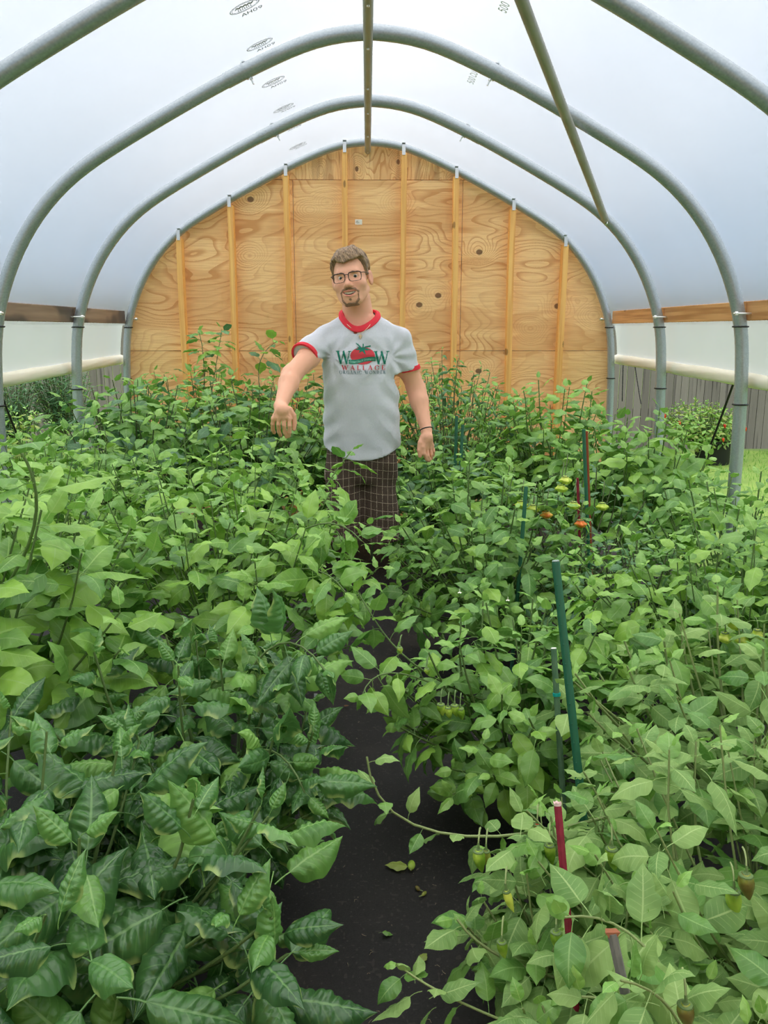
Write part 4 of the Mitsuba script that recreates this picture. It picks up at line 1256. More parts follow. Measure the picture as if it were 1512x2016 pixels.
TORSO = [(1.492, 0.056, 0.055, -0.038, 3.985), (1.477, 0.086, 0.068, -0.036, 3.985), (1.455, 0.120, 0.080, -0.035, 3.982), (1.43, 0.146, 0.090, -0.034, 3.98), (1.38, 0.166, 0.106, -0.033, 3.975), (1.30, 0.178, 0.118, -0.032, 3.97),
         (1.20, 0.174, 0.122, -0.032, 3.965), (1.08, 0.172, 0.124, -0.030, 3.965), (0.95, 0.174, 0.126, -0.028, 3.97), (0.86, 0.178, 0.124, -0.028, 3.975), (0.80, 0.178, 0.120, -0.028, 3.975)]


def finger(P, pts, r0, r1):
    d = 9.0
    n = len(pts) - 1
    for k in range(n):
        d = smin(d, cone(P, pts[k], pts[k + 1], r0 + (r1 - r0) * k / n, r0 + (r1 - r0) * (k + 1) / n), 0.003)
    return d


# the right hand: back of the hand to the camera, fingers hanging to the leaves
HR_Y = 3.46
PR = [at(543, 816, HR_Y), at(553, 812, HR_Y - 0.005), at(563, 812, HR_Y - 0.003), at(571, 816, HR_Y + 0.008)]
FR = [[at(539, 824, HR_Y), at(537, 834, HR_Y + 0.006), at(537, 846, HR_Y + 0.025), at(540, 852, HR_Y + 0.04)],
      [at(549, 822, HR_Y - 0.008), at(548, 836, HR_Y - 0.006), at(549, 850, HR_Y + 0.014), at(552, 857, HR_Y + 0.03)],
      [at(559, 822, HR_Y - 0.008), at(559, 837, HR_Y - 0.008), at(561, 852, HR_Y + 0.008), at(564, 860, HR_Y + 0.02)],
      [at(569, 824, HR_Y), at(570, 838, HR_Y - 0.004), at(570, 851, HR_Y + 0.008), at(569, 859, HR_Y + 0.018)]]
TR = [at(570, 806, HR_Y + 0.015), at(578, 818, HR_Y + 0.018), at(580, 832, HR_Y + 0.018), at(579, 845, HR_Y + 0.016)]
# the left hand: hanging, thumb towards the body, fingers curled
HL_Y = 3.88
FL = [[at(834, 880, HL_Y - 0.015), at(835, 893, HL_Y - 0.020), at(840, 904, HL_Y - 0.004), at(844, 907, HL_Y + 0.016)],
      [at(840, 881, HL_Y - 0.002), at(842, 897, HL_Y - 0.004), at(845, 905, HL_Y + 0.012), at(845, 905, HL_Y + 0.03)],
      [at(846, 880, HL_Y + 0.014), at(849, 894, HL_Y + 0.016), at(849, 902, HL_Y + 0.030), at(846, 902, HL_Y + 0.045)],
      [at(850, 877, HL_Y + 0.030), at(853, 888, HL_Y + 0.034), at(852, 896, HL_Y + 0.046), at(849, 896, HL_Y + 0.056)]]
TL = [at(832, 860, HL_Y - 0.004), at(827, 872, HL_Y - 0.014), at(825, 886, HL_Y - 0.018), at(827, 898, HL_Y - 0.016)]


def hand_right(P):
    d = cone(P, WR_R, at(556, 808, HR_Y), 0.026, 0.030)
    for p in FR:
        d = smin(d, cone(P, WR_R + (at(556, 806, HR_Y) - WR_R) * 0.7, p[0], 0.020, 0.0125), 0.012)
    for p in FR:
        d = smin(d, finger(P, p, 0.0098, 0.0075), 0.004)
    return smin(d, finger(P, TR, 0.0130, 0.0085), 0.008)


def hand_left(P):
    d = cone(P, WR_L, at(841, 862, HL_Y), 0.024, 0.026)
    for p in FL:
        d = smin(d, cone(P, at(841, 860, HL_Y), p[0], 0.019, 0.0125), 0.012)
    for p in FL:
        d = smin(d, finger(P, p, 0.0100, 0.0080), 0.004)
    return smin(d, finger(P, TL, 0.0130, 0.0090), 0.008)


def arm(P, s, e, w, scale=1.0):
    m = e + (w - e) * 0.28
    b = s + (e - s) * 0.5
    d = smin(cone(P, s, b, 0.040, 0.049), cone(P, b, e, 0.049, 0.041), 0.02)
    d = smin(d, cone(P, e, m, 0.040 * scale, 0.0425 * scale), 0.03)
    return smin(d, cone(P, m, w, 0.0425 * scale, 0.0265 * scale), 0.02)


def body(P):
    d = torso_field(P, -0.016, TORSO)
    d = smin(d, cone(P, J['neck0'] + V(0.0, 0.005, -0.035), J['neck1'] + V(0.004, 0.0, 0), 0.080, 0.066), 0.03)
    d = smin(d, arm(P, SH_R + V(0.022, 0, -0.014), EL_R, WR_R), 0.04)
    d = smin(d, arm(P, SH_L + V(-0.024, 0, -0.016), EL_L, WR_L), 0.04)
    for s in (-1, 1):
        d = smin(d, cone(P, HIP[s], KNEE[s], 0.070, 0.055), 0.03)
        calf = KNEE[s] + (ANKLE[s] - KNEE[s]) * 0.35 + V(0, 0.012, 0)
        d = smin(d, cone(P, KNEE[s], calf, 0.052, 0.054), 0.02)
        d = smin(d, cone(P, calf, ANKLE[s], 0.052, 0.033), 0.02)
        heel = V(ANKLE[s][0], ANKLE[s][1] + 0.035, 0.034)
        d = smin(d, cone(P, ANKLE[s], heel, 0.034, 0.030), 0.02)
        d = smin(d, cone(P, ANKLE[s] + V(0, -0.02, -0.02), TOE[s] + V(0.0, 0.03, 0.006), 0.034, 0.028), 0.02)
        d = smin(d, cone(P, heel, TOE[s] + V(0.012, 0.05, 0.0), 0.026, 0.026), 0.02)
    return d


def toes(P):
    d = 9.0
    for s in (-1, 1):
        ahead = unit((TOE[s] - ANKLE[s]) * V(1, 1, 0)); side = V(-ahead[1], ahead[0], 0)
        for k in range(5):
            o = (k - 2) * 0.0165 * s
            base = TOE[s] + ahead * (-0.012) + side * o * 1.0
            tipp = base + ahead * (0.052 - 0.007 * k if k else 0.050) + V(0, 0, -0.006)
            r = 0.0135 if k == 0 else 0.0095
            d = np.minimum(d, cone(P, base - ahead * 0.02 + V(0, 0, 0.006), tipp + V(0, 0, r + FLOOR - tipp[2]), 0.013, r))
    return d


def whole(P):
    d = body(P)
    d = smin(d, head(P), 0.014)
    d = smin(d, hand_right(P), 0.012)
    d = smin(d, hand_left(P), 0.012)
    return smin(d, toes(P), 0.005)


def cutz(f, zmin=None, zmax=None):
    def g(X, Y, Z):
        d = f([X, Y, Z])
        if zmin is not None: d = np.maximum(d, zmin - Z)
        if zmax is not None: d = np.maximum(d, Z - zmax)
        return d
    return g


def wr_cut(f, w, e, keep, over=0.006):
    """Keep only the hand side (or the arm side) of the wrist."""
    n = unit(w - e)
    o = w - n * (over if keep > 0 else -over)
    def g(P):
        s = (P[0] - o[0]) * n[0] + (P[1] - o[1]) * n[1] + (P[2] - o[2]) * n[2]
        return np.maximum(f(P), -s * keep)
    return g


NECK_CUT = float(at(703, 636, 3.95)[2])
near_body = lambda P: smin(smin(smin(body(P), hand_right(P), 0.012), hand_left(P), 0.012), toes(P), 0.005)
near_body_head = lambda P: smin(body(P), head(P), 0.014)
main = wr_cut(wr_cut(lambda P: smin(near_body(P), head(P), 0.014), WR_R, EL_R, -1), WR_L, EL_L, -1)
pieces = [surface_nets(cutz(main, 0.0, NECK_CUT + 0.006), (-0.45, 3.36, -0.02), (0.32, 4.20, NECK_CUT + 0.03), 0.0095)]
hc = HEAD_O
pieces.append(surface_nets(cutz(near_body_head, NECK_CUT - 0.006, None), (hc[0] - 0.14, 3.76, NECK_CUT - 0.03), (hc[0] + 0.14, 4.12, 1.84), 0.0031))
arm_r = lambda P: smin(body(P), hand_right(P), 0.012)
arm_l = lambda P: smin(body(P), hand_left(P), 0.012)
for f, w, e, pts in ((arm_r, WR_R, EL_R, FR + [TR]), (arm_l, WR_L, EL_L, FL + [TL])):
    allp = np.vstack([np.array(p) for p in pts] + [w[None]])
    g_ = wr_cut(f, w, e, 1)
    pieces.append(surface_nets(lambda X, Y, Z: g_([X, Y, Z]), allp.min(0) - 0.05, allp.max(0) + 0.05, 0.0028))
try:
    ms = []
    for m in pieces:
        k = m3.Manifold(m3.Mesh(np.asarray(m.vertices, np.float32), np.asarray(m.faces, np.uint32)))
        if k.status() != m3.Error.NoError or k.is_empty():
            raise ValueError(str(k.status()))
        ms.append(k)
    u = ms[0]
    for k in ms[1:]:
        u = u + k
    u = u.to_mesh()
    skin = trimesh.Trimesh(np.array(u.vert_properties[:, :3]), np.array(u.tri_verts), process=False)
except Exception as e:
    print('skin pieces joined without union:', e)
    skin = join(pieces)

man = thing('person', 'man in a gray ringer T-shirt and brown plaid shorts standing in the path', 'person')
Q = np.stack(to_head(np.asarray(skin.vertices).T), 1)
vz = np.asarray(skin.vertices)
col = np.tile(rgb(226, 168, 138), (len(vz), 1))
pink = np.array(rgb(222, 150, 124))
lip = np.array(rgb(206, 112, 104))
w = np.exp(-((np.abs(Q[:, 0]) - 0.040) ** 2 + (Q[:, 2] + 0.03) ** 2) / 0.020 ** 2) * (Q[:, 1] > 0.02) + np.exp(-((Q[:, 0]) ** 2 + (Q[:, 2] + 0.034) ** 2) / 0.012 ** 2) * (Q[:, 1] > 0.09)
col = col * (1 - 0.5 * w[:, None]) + pink * 0.5 * w[:, None]
mouth = (Q[:, 1] > 0.06) & (np.abs(Q[:, 0]) < 0.034)
dl = np.where(mouth, np.minimum(np.abs(Q[:, 2] - (-0.0590 + 3.2 * Q[:, 0] ** 2)), np.abs(Q[:, 2] - (-0.0795 + 26 * Q[:, 0] ** 2))), 1)
wl = np.clip(1 - dl / 0.006, 0, 1)[:, None] * 0.85
col = col * (1 - wl) + lip * wl
inside = mouth & (np.abs(Q[:, 0]) < 0.027) & (Q[:, 1] < 0.088) & (np.abs(Q[:, 2] - smile_z(Q[:, 0])) < 0.007)
col[inside] = rgb(70, 26, 24)
ears = (np.abs(Q[:, 0]) > 0.074) & (np.abs(Q[:, 2]) < 0.05)
col[ears] = col[ears] * 0.6 + pink * 0.4
scene['skin'] = {'type': 'twosided', 'b': {'type': 'principled', 'base_color': {'type': 'mesh_attribute', 'name': 'vertex_color'}, 'roughness': 0.5, 'specular': 0.4}}
obj('body', skin, 'skin', man, True, color=col)

# ---- hair, brows, beard: shells grown on the head
scene['hair'] = textured(lambda p, n, uv: mix(rgb(152, 124, 92), rgb(98, 76, 54), smoothstep(0.3, 0.7, fbm(p.x * 260 + p.z * 120, p.z * 60, p.y * 120))), 0.55)
scene['beard'] = textured(lambda p, n, uv: mix(rgb(160, 120, 96), rgb(120, 88, 68), noise(p.x * 500, p.z * 300, p.y * 500)), 0.7)


def hair(X, Y, Z):
    Q = to_head([X, Y, Z])
    x, y, z = Q
    strands = (ngrid([x * 260 + z * 90 + y * 60, y * 50, z * 60], 1.0, 3) - 0.5) * 0.008 + (ngrid([x * 40 + 2, y * 22, z * 22], 1.0, 9) - 0.5) * 0.010
    front = np.clip((y - 0.028) / 0.02, 0, 1)
    backs = np.clip((-y - 0.03) / 0.03, 0, 1)
    fringe = 0.068 - 0.011 * np.exp(-((x + 0.012) / 0.022) ** 2) + 0.008 * np.clip((np.abs(x) - 0.035) / 0.02, 0, 1) + (ngrid([x * 160, y * 8, z * 8], 1.0, 5) - 0.5) * 0.007
    side = 0.002 + 0.034 * np.clip((0.0 - y) / 0.012, 0, 1) * (1 - backs)
    line = (fringe * front + side * (1 - front)) * (1 - backs) + (-0.055) * backs
    line = np.where((np.abs(x) > 0.055) & (y > 0.018), np.maximum(line, 0.0 + 2.0 * (y - 0.030)), line)
    thick = 0.006 + 0.013 * np.clip((z - 0.03) / 0.06, 0, 1) + 0.004 * np.clip((y - 0.02) / 0.05, 0, 1)
    d = skull(Q) - thick - strands
    d = np.maximum(d, 0.016 - np.sqrt((y + 0.008) ** 2 * 1.2 + (np.minimum(z - 0.016, 0)) ** 2 + 9 * np.minimum(np.abs(x) - 0.066, 0) ** 2))
    return smax(d, (line - z) * 0.8, 0.004) * HS


obj('hair', surface_nets(hair, HEAD_O - 0.15, HEAD_O + 0.18, 0.0036), 'hair', man, True, label='short light brown hair')


def beard(X, Y, Z):
    Q = to_head([X, Y, Z])
    x, y, z = Q
    d = head([X, Y, Z]) / HS - 0.0022 - (ngrid([x * 260, y * 200, z * 200], 1.0, 4) - 0.5) * 0.0028
    # moustache, two lines down past the mouth, and the chin: where they lie seen from the front
    flat = lambda cx, cz, rx, rz_: (np.sqrt(((x - cx) / rx) ** 2 + ((z - cz) / rz_) ** 2) - 1) * min(rx, rz_)
    def seg(ax, az, bx_, bz_, r):
        t = np.clip(((x - ax) * (bx_ - ax) + (z - az) * (bz_ - az)) / ((bx_ - ax) ** 2 + (bz_ - az) ** 2), 0, 1)
        return np.hypot(x - ax - t * (bx_ - ax), z - az - t * (bz_ - az)) - r
    m = flat(0, -0.117, 0.030, 0.011)
    m = np.minimum(m, flat(0, -0.0935, 0.006, 0.005))
    for s in (-1, 1):
        m = np.minimum(m, seg(s * 0.004, -0.0485, s * 0.026, -0.0515, 0.0044))
        m = np.minimum(m, seg(s * 0.026, -0.0515, s * 0.0385, -0.063, 0.0036))
        m = np.minimum(m, seg(s * 0.0385, -0.063, s * 0.035, -0.094, 0.0018))
        m = np.minimum(m, seg(s * 0.035, -0.094, s * 0.022, -0.112, 0.0044))
    m = np.maximum(m, 0.035 - y) + (ngrid([x * 300, y * 100, z * 300], 1.0, 14) - 0.5) * 0.003
    return np.maximum(d, m) * HS


obj('beard', surface_nets(beard, from_head((0, 0.08, -0.08)) - 0.08, from_head((0, 0.08, -0.08)) + 0.08, 0.0024), 'beard', man, True, label='short brown goatee and moustache')
for s in (-1, 1):
    pts = [from_head((s * 0.016, 0.0905, 0.0175)), from_head((s * 0.030, 0.0880, 0.0205)), from_head((s * 0.047, 0.0750, 0.0165))]
    obj('eyebrow', tube(catmull(pts, 8), [0.002, 0.003, 0.0034, 0.0034, 0.003, 0.0026, 0.002, 0.0012], 6), 'hair', man, True)
    e = trimesh.creation.icosphere(3, 0.0112 * HS)
    n = np.array(e.vertices) / (0.0112 * HS)
    ec = from_head((s * 0.031, 0.0745, -0.0002))
    look = unit(EYE - ec)
    a = n @ look
    ecol = np.where((a > 0.965)[:, None], rgb(16, 14, 14), np.where((a > 0.84)[:, None], rgb(52, 50, 46), rgb(206, 196, 186)))
    e.apply_translation(ec)
    scene.setdefault('eye', {'type': 'principled', 'base_color': {'type': 'mesh_attribute', 'name': 'vertex_color'}, 'roughness': 0.15})
    obj('eye', e, 'eye', man, True, color=ecol)
# teeth in the smile
tv, tf = [], []
for k in range(8):
    xk = (k - 3.5) * 0.0068
    a = from_head((xk, 0.0885 - 9 * xk * xk, -0.0655 + 9 * xk * xk))
    b = box(-0.0033, 0.0033, -0.002, 0.002, -0.0052, 0.0036, 0.0009); b.apply_transform(np.block([[HEAD_R @ np.diag([1, 1, 1]), a[:, None]], [np.zeros((1, 3)), np.ones((1, 1))]]) if np.linalg.det(HEAD_R) > 0 else np.block([[HEAD_R @ np.diag([1, -1, 1]), a[:, None]], [np.zeros((1, 3)), np.ones((1, 1))]]))
    tv.append(b)
obj('teeth', join(tv), plain(rgb(226, 216, 198), 0.3), man, 30)

# ---- glasses
scene['glasses_frame'] = plain(rgb(58, 28, 24), 0.3)
scene['lens'] = {'type': 'thindielectric', 'int_ior': 1.14}
gk = obj('glasses', tube([from_head((-0.009, 0.1075, 0.0065)), from_head((0, 0.1085, 0.0085)), from_head((0.009, 0.1075, 0.0065))], 0.0017, 6), 'glasses_frame', man, True, label='dark-rimmed rectangular eyeglasses')
for s in (-1, 1):
    c = V(s * 0.0345, 0, -0.003)
    ang = np.linspace(0, 2 * PI, 41)
    rx, rzz = 0.0265, 0.0185
    ux = np.sign(np.cos(ang)) * np.abs(np.cos(ang)) ** 0.45 * rx; uz = np.sign(np.sin(ang)) * np.abs(np.sin(ang)) ** 0.45 * rzz
    ux = ux * (1 - 0.10 * (uz < 0) * np.abs(uz) / rzz)
    pts = np.stack([c[0] + ux, 0.1060 - 3.0 * (c[0] + ux) ** 2, c[2] + uz], 1)
    w3 = from_head(pts)
    rad = np.where(uz > 0.006, 0.0024, np.where(np.abs(ux) > 0.02, 0.0016, 0.0010))
    obj('rim', tube(w3, rad, 6, False), 'glasses_frame', gk, True)
    ctr = from_head((c[0], 0.1060 - 3.0 * c[0] ** 2, c[2]))
    lv = np.vstack([w3[:-1], ctr])
    obj('lens', trimesh.Trimesh(lv, [(k, (k + 1) % 40, 40) for k in range(40)], process=False), 'lens', gk, True)
    obj('temple', tube(from_head(np.array([[s * 0.0605, 0.0945, 0.010], [s * 0.072, 0.080, 0.010], [s * 0.0795, 0.02, 0.010], [s * 0.080, -0.012, 0.006], [s * 0.078, -0.022, -0.012]])), 0.0017, 6), 'glasses_frame', gk, True)

# ---- shirt
def heather(p, n, uv):
    s = noise(p.x * 800, p.z * 1500, p.y * 800)
    return mix(rgb(208, 210, 216), rgb(178, 181, 189), s)


scene['shirt'] = textured(heather, 0.85)
scene['shirt_red'] = plain(rgb(214, 44, 58), 0.8)
CUFF_R, CUFF_L = at(600, 700, 3.83), at(806, 727, 3.98)
AX_R, AX_L = unit(CUFF_R - SH_R), unit(CUFF_L - SH_L)


def folds(P):
    x, y, z = P
    f = 0.0
    for c, k, sx in ((SH_R + V(0.06, -0.05, -0.09), 1, 1), (SH_L + V(-0.06, -0.05, -0.09), 2, -1)):
        dx, dz = (x - c[0]) * sx, z - c[2]
        r = np.sqrt(dx * dx + dz * dz) + 1e-4
        th = np.arctan2(dz, dx)
        f = f + np.sin(th * 9 + k + 2 * ngrid([x * 8, y * 3, z * 8], 1.0, k)) * np.exp(-((r - 0.09) / 0.09) ** 2) * 0.0030
    f = f + (ngrid([x * 16 + z * 5, y * 10, z * 5], 1.0, 7) - 0.5) * 0.014
    low = np.clip((1.12 - z) / 0.3, 0, 1)
    f = f + np.sin(x * 46 + 5 * ngrid([x * 4, y * 4, z * 5], 1.0, 8) + z * 14) * 0.0034 * low
    f = f + np.sin((z - 0.9) * 60 + np.abs(x + 0.03) * 50 + 4 * ngrid([x * 6, y * 6, z * 6], 1.0, 6)) * 0.0026 * np.exp(-((np.abs(x + 0.03) - 0.15) / 0.06) ** 2)
    return f


def shirt_solid(X, Y, Z):
    P = [X, Y, Z]
    rows = [(1.502, 0.070, 0.062, -0.038, 3.985)] + [(z + 0.004, a + 0.004, b + 0.002, cx, cy) for z, a, b, cx, cy in TORSO[1:-1]] + [(0.78, 0.186, 0.130, -0.028, 3.975)]
    d = torso_field(P, 0.004, rows)
    d = smin(d, cone(P, SH_R + V(0.016, 0, -0.006), CUFF_R + AX_R * 0.02, 0.057, 0.062), 0.03)
    d = smin(d, cone(P, SH_L + V(-0.016, 0, -0.008), CUFF_L + AX_L * 0.02, 0.054, 0.052), 0.03)
    d = d + folds(P)
    for c, a in ((CUFF_R, AX_R), (CUFF_L, AX_L)):
        s = (X - c[0]) * a[0] + (Y - c[1]) * a[1] + (Z - c[2]) * a[2]
        near = (X - c[0]) ** 2 + (Y - c[1]) ** 2 + (Z - c[2]) ** 2 < 0.125 ** 2
        d = np.where(near, np.maximum(d, s), d)
    hem = 0.815 + 0.05 * np.clip(np.abs(X + 0.028) / 0.17, 0, 1) ** 2 + 0.02 * np.clip((Y - 3.9) / 0.2, 0, 1)
    d = np.maximum(d, hem - Z)
    return d


def shirt(X, Y, Z):
    d = shirt_solid(X, Y, Z)
    # neckline: round, low in front
    nx, nyy = (X - NK[0]) / 0.079, (Y - NK[1]) / 0.078
    neck = (np.sqrt(nx ** 2 + nyy ** 2) - 1) * 0.078
    d = smax(d, -np.maximum(neck, (neckline(Y) - 0.05) - Z), 0.003)
    return d


NK = V(-0.036, 3.956, 0)


def neckline(y):
    return 1.455 + (y - 3.965) * 0.58


sm = surface_nets(shirt, (-0.40, 3.72, 0.76), (0.30, 4.18, 1.54), 0.0060)
sk = obj('shirt', sm, 'shirt', man, True, label='heather gray T-shirt with red neck and sleeve bands')
a = np.linspace(0, 2 * PI, 49)
ring = np.stack([NK[0] + 0.0815 * np.cos(a), NK[1] + 0.0765 * np.sin(a), a * 0], 1)
ring[:, 2] = neckline(ring[:, 1]) + 0.004
sv = np.asarray(sm.vertices)


def drop(pts, lift=0.003):
    """Bring points down onto the shirt from above."""
    from scipy.spatial import cKDTree
    t = cKDTree(sv)
    nrm = np.asarray(sm.vertex_normals)
    _, i = t.query(pts, k=4)
    return sv[i].mean(1) + nrm[i].mean(1) * lift


n = 49
o = np.stack([np.cos(a), np.sin(a), a * 0], 1)
B = np.stack([NK[0] + 0.079 * np.cos(a), NK[1] + 0.078 * np.sin(a), a * 0], 1)
zz = np.linspace(1.58, 1.30, 281)
D_ = shirt_solid(*[np.repeat(B[:, k:k + 1], 281, 1) for k in (0, 1)], np.repeat(zz[None], n, 0))
B[:, 2] = zz[np.argmax(D_ < 0, axis=1)]
low_ = (B[:, 2] < 1.424) & (B[:, 1] < NK[1])
B[low_, 2] = 1.424
yy = np.linspace(3.80, 3.96, 161)
Dy = shirt_solid(np.repeat(B[:, :1], 161, 1), np.repeat(yy[None], n, 0), np.repeat(B[:, 2:], 161, 1))
B[low_, 1] = yy[np.argmax(Dy < 0, axis=1)][low_]
for _ in range(8):
    B[:-1] = (np.roll(B[:-1], 1, 0) + 2 * B[:-1] + np.roll(B[:-1], -1, 0)) / 4
    B[-1] = B[0]
h_ = 0.006
nrm = np.stack([shirt_solid(*(B + V(*(h_ * (k == q) for q in range(3)))).T) - shirt_solid(*(B - V(*(h_ * (k == q) for q in range(3)))).T) for k in range(3)], 1)
nrm /= np.linalg.norm(nrm, axis=1, keepdims=True)
for _ in range(3):
    nrm[:-1] = (np.roll(nrm[:-1], 1, 0) + 2 * nrm[:-1] + np.roll(nrm[:-1], -1, 0)) / 4
    nrm[-1] = nrm[0]
nrm /= np.linalg.norm(nrm, axis=1, keepdims=True)
slope = o - nrm * (nrm * o).sum(1, keepdims=True)
slope /= np.linalg.norm(slope, axis=1, keepdims=True)
B = B + o * 0.002
secs = [B - slope * 0.004 - nrm * 0.004, B - slope * 0.005 + nrm * 0.006, B + slope * 0.010 + nrm * 0.0085, B + slope * 0.022 + nrm * 0.006, B + slope * 0.023 - nrm * 0.006]
bf = []
for r in range(5):
    r2 = (r + 1) % 5
    for k in range(n - 1):
        p0, p1, p2, p3 = r * n + k, r * n + k + 1, r2 * n + k + 1, r2 * n + k
        bf += [(p0, p1, p2), (p0, p2, p3)]
obj('neck_band', trimesh.Trimesh(np.vstack(secs), bf, process=False), 'shirt_red', sk, 40, label='red neck band')
for c, ax, r in ((CUFF_R, AX_R, 0.0625), (CUFF_L, AX_L, 0.0505)):
    e1 = unit(np.cross(ax, V(0, 1, 0.2))); e2 = np.cross(ax, e1)
    prof = [(-0.014, 1.02), (-0.002, 1.06), (0.006, 1.04), (0.007, 0.92), (-0.014, 0.92)]
    v = np.vstack([c + ax * o + r * f * (np.cos(a)[:, None] * e1 + np.sin(a)[:, None] * e2) for o, f in prof])
    bf = []
    for q in range(5):
        q2 = (q + 1) % 5
        for k in range(n - 1):
            bf += [(q * n + k, q2 * n + k + 1, q * n + k + 1), (q * n + k, q2 * n + k, q2 * n + k + 1)]
    obj('sleeve_band', trimesh.Trimesh(v, bf, process=False), 'shirt_red', sk, 40, label='red sleeve band')

# ---- print on the chest, laid onto the cloth
from scipy.interpolate import LinearNDInterpolator
fn_ = np.asarray(sm.vertex_normals)
fr = (fn_[:, 1] < -0.3)
FRONT = LinearNDInterpolator(sv[fr][:, [0, 2]], sv[fr][:, 1], fill_value=3.85)


def on_shirt(poly, bsdf, lift, name='lettering', label=None):
    """A flat print: the polygon in photograph pixels of the chest, cut fine and laid onto the cloth."""
    ms = []
    for g in getattr(poly, 'geoms', [poly]):
        if g.is_empty or g.geom_type != 'Polygon':
            continue
        m = trimesh.creation.extrude_polygon(g, 0.5, engine='earcut')
        v, f = trimesh.remesh.subdivide_to_size(m.vertices, m.faces, 6.0, max_iter=8)
        ms.append(trimesh.Trimesh(v, f, process=False))
    m = join(ms)
    v = np.array(m.vertices)
    a0, ax_, ay_ = at(715, 715, 3.845), at(716, 715, 3.845) - at(715, 715, 3.845), at(715, 716, 3.845) - at(715, 715, 3.845)
    w = a0 + (v[:, :1] - 715) * ax_ + (v[:, 1:2] - 715) * ay_
    y = FRONT(w[:, 0], w[:, 2])
    w[:, 1] = y - lift - 0.0006 * (v[:, 2] > 0.25)
    f = np.asarray(m.faces)
    return obj(name, trimesh.Trimesh(w, f[:, ::-1], process=False), bsdf, sk, label=label)


def glyph(ch):
    """Roman capitals in a box one high: thick and thin strokes with serifs. Returns (shape, width)."""
    Tk, tn, sf = 0.17, 0.065, 0.055
    def serif(x, y, w=0.30): return bar((x - w / 2, y), (x + w / 2, y), sf)
    def ring(cx, cy, rx, ry, ix, iy):
        return affinity.scale(Point(cx, cy).buffer(1, 24), rx, ry).difference(affinity.scale(Point(cx, cy).buffer(1, 24), ix, iy))
    u = shapely.union_all
    y0, y1 = sf / 2, 1 - sf / 2
    if ch == 'W':
        return u([bar((0.12, 1), (0.40, 0), Tk), bar((0.40, 0), (0.66, 1), tn), bar((0.62, 1), (0.92, 0), Tk), bar((0.92, 0), (1.18, 1), tn), serif(0.12, y1, 0.34), serif(1.18, y1, 0.28)]), 1.34
    if ch == 'A':
        return u([bar((0.13, 0), (0.45, 1), tn), bar((0.43, 1), (0.78, 0), Tk), bar((0.24, 0.33), (0.64, 0.33), tn), serif(0.13, y0, 0.26), serif(0.78, y0, 0.32)]), 0.95
    if ch == 'L':
        return u([bar((0.22, 0), (0.22, 1), Tk), bar((0.1, y0), (0.68, y0), sf), bar((0.66, 0), (0.68, 0.26), tn), serif(0.22, y1, 0.36)]), 0.76
    if ch in 'CG':
        c = ring(0.48, 0.5, 0.46, 0.52, 0.29, 0.47).difference(shapely.box(0.60, 0.30, 1.1, 0.72))
        c = u([c, bar((0.84, 0.66), (0.84, 0.95), tn)])
        if ch == 'G':
            c = u([c, bar((0.80, 0.02), (0.80, 0.40), Tk), serif(0.80, 0.42, 0.34)])
        return c, 1.0
    if ch == 'E':
        return u([bar((0.22, 0), (0.22, 1), Tk), bar((0.1, y0), (0.68, y0), sf), bar((0.1, y1), (0.66, y1), sf), bar((0.22, 0.5), (0.52, 0.5), sf), bar((0.66, 0), (0.68, 0.26), tn), bar((0.65, 0.78), (0.65, 1), tn)]), 0.78
    if ch == 'O':
        return ring(0.50, 0.5, 0.49, 0.52, 0.31, 0.47), 1.02
    if ch == 'R':
        bowl = ring(0.30, 0.74, 0.38, 0.26, 0.22, 0.20).intersection(shapely.box(0.22, 0.4, 1, 1.1))
        return u([bar((0.22, 0), (0.22, 1), Tk), bowl, bar((0.42, 0.48), (0.78, 0), Tk * 0.95), serif(0.22, y0), serif(0.14, y1, 0.26), serif(0.82, y0, 0.22)]), 0.96
    if ch == 'N':
        return u([bar((0.18, 0), (0.18, 1), tn), bar((0.14, 1), (0.84, 0), Tk), bar((0.84, 0), (0.84, 1), tn), serif(0.18, y0, 0.26), serif(0.84, y1, 0.26), serif(0.10, y1, 0.2)]), 1.02
    if ch == 'I':
        return u([bar((0.20, 0), (0.20, 1), Tk), serif(0.20, y0, 0.34), serif(0.20, y1, 0.34)]), 0.42
    if ch == 'D':
        bowl = ring(0.26, 0.5, 0.64, 0.5, 0.45, 0.44).intersection(shapely.box(0.24, -0.1, 1.2, 1.1))
        return u([bar((0.22, 0), (0.22, 1), Tk), bowl, bar((0.08, y0), (0.3, y0), sf), bar((0.08, y1), (0.3, y1), sf)]), 1.0
    return None, 0.5


def word(text, x0, x1, ytop, ybot, track=0.1):
    """The word set between x0 and x1 in photograph pixels."""
    parts, x = [], 0.0
    for ch in text:
        g_, w = glyph(ch)
        if g_ is not None:
            parts.append(affinity.translate(g_, x, 0))
        x += w + track
    u = shapely.union_all(parts)
    bx0, _, bx1, _ = u.bounds
    sx, sy = (x1 - x0) / (bx1 - bx0), (ybot - ytop)
    return affinity.affine_transform(u, [sx, 0, 0, -sy, x0 - bx0 * sx, ybot])


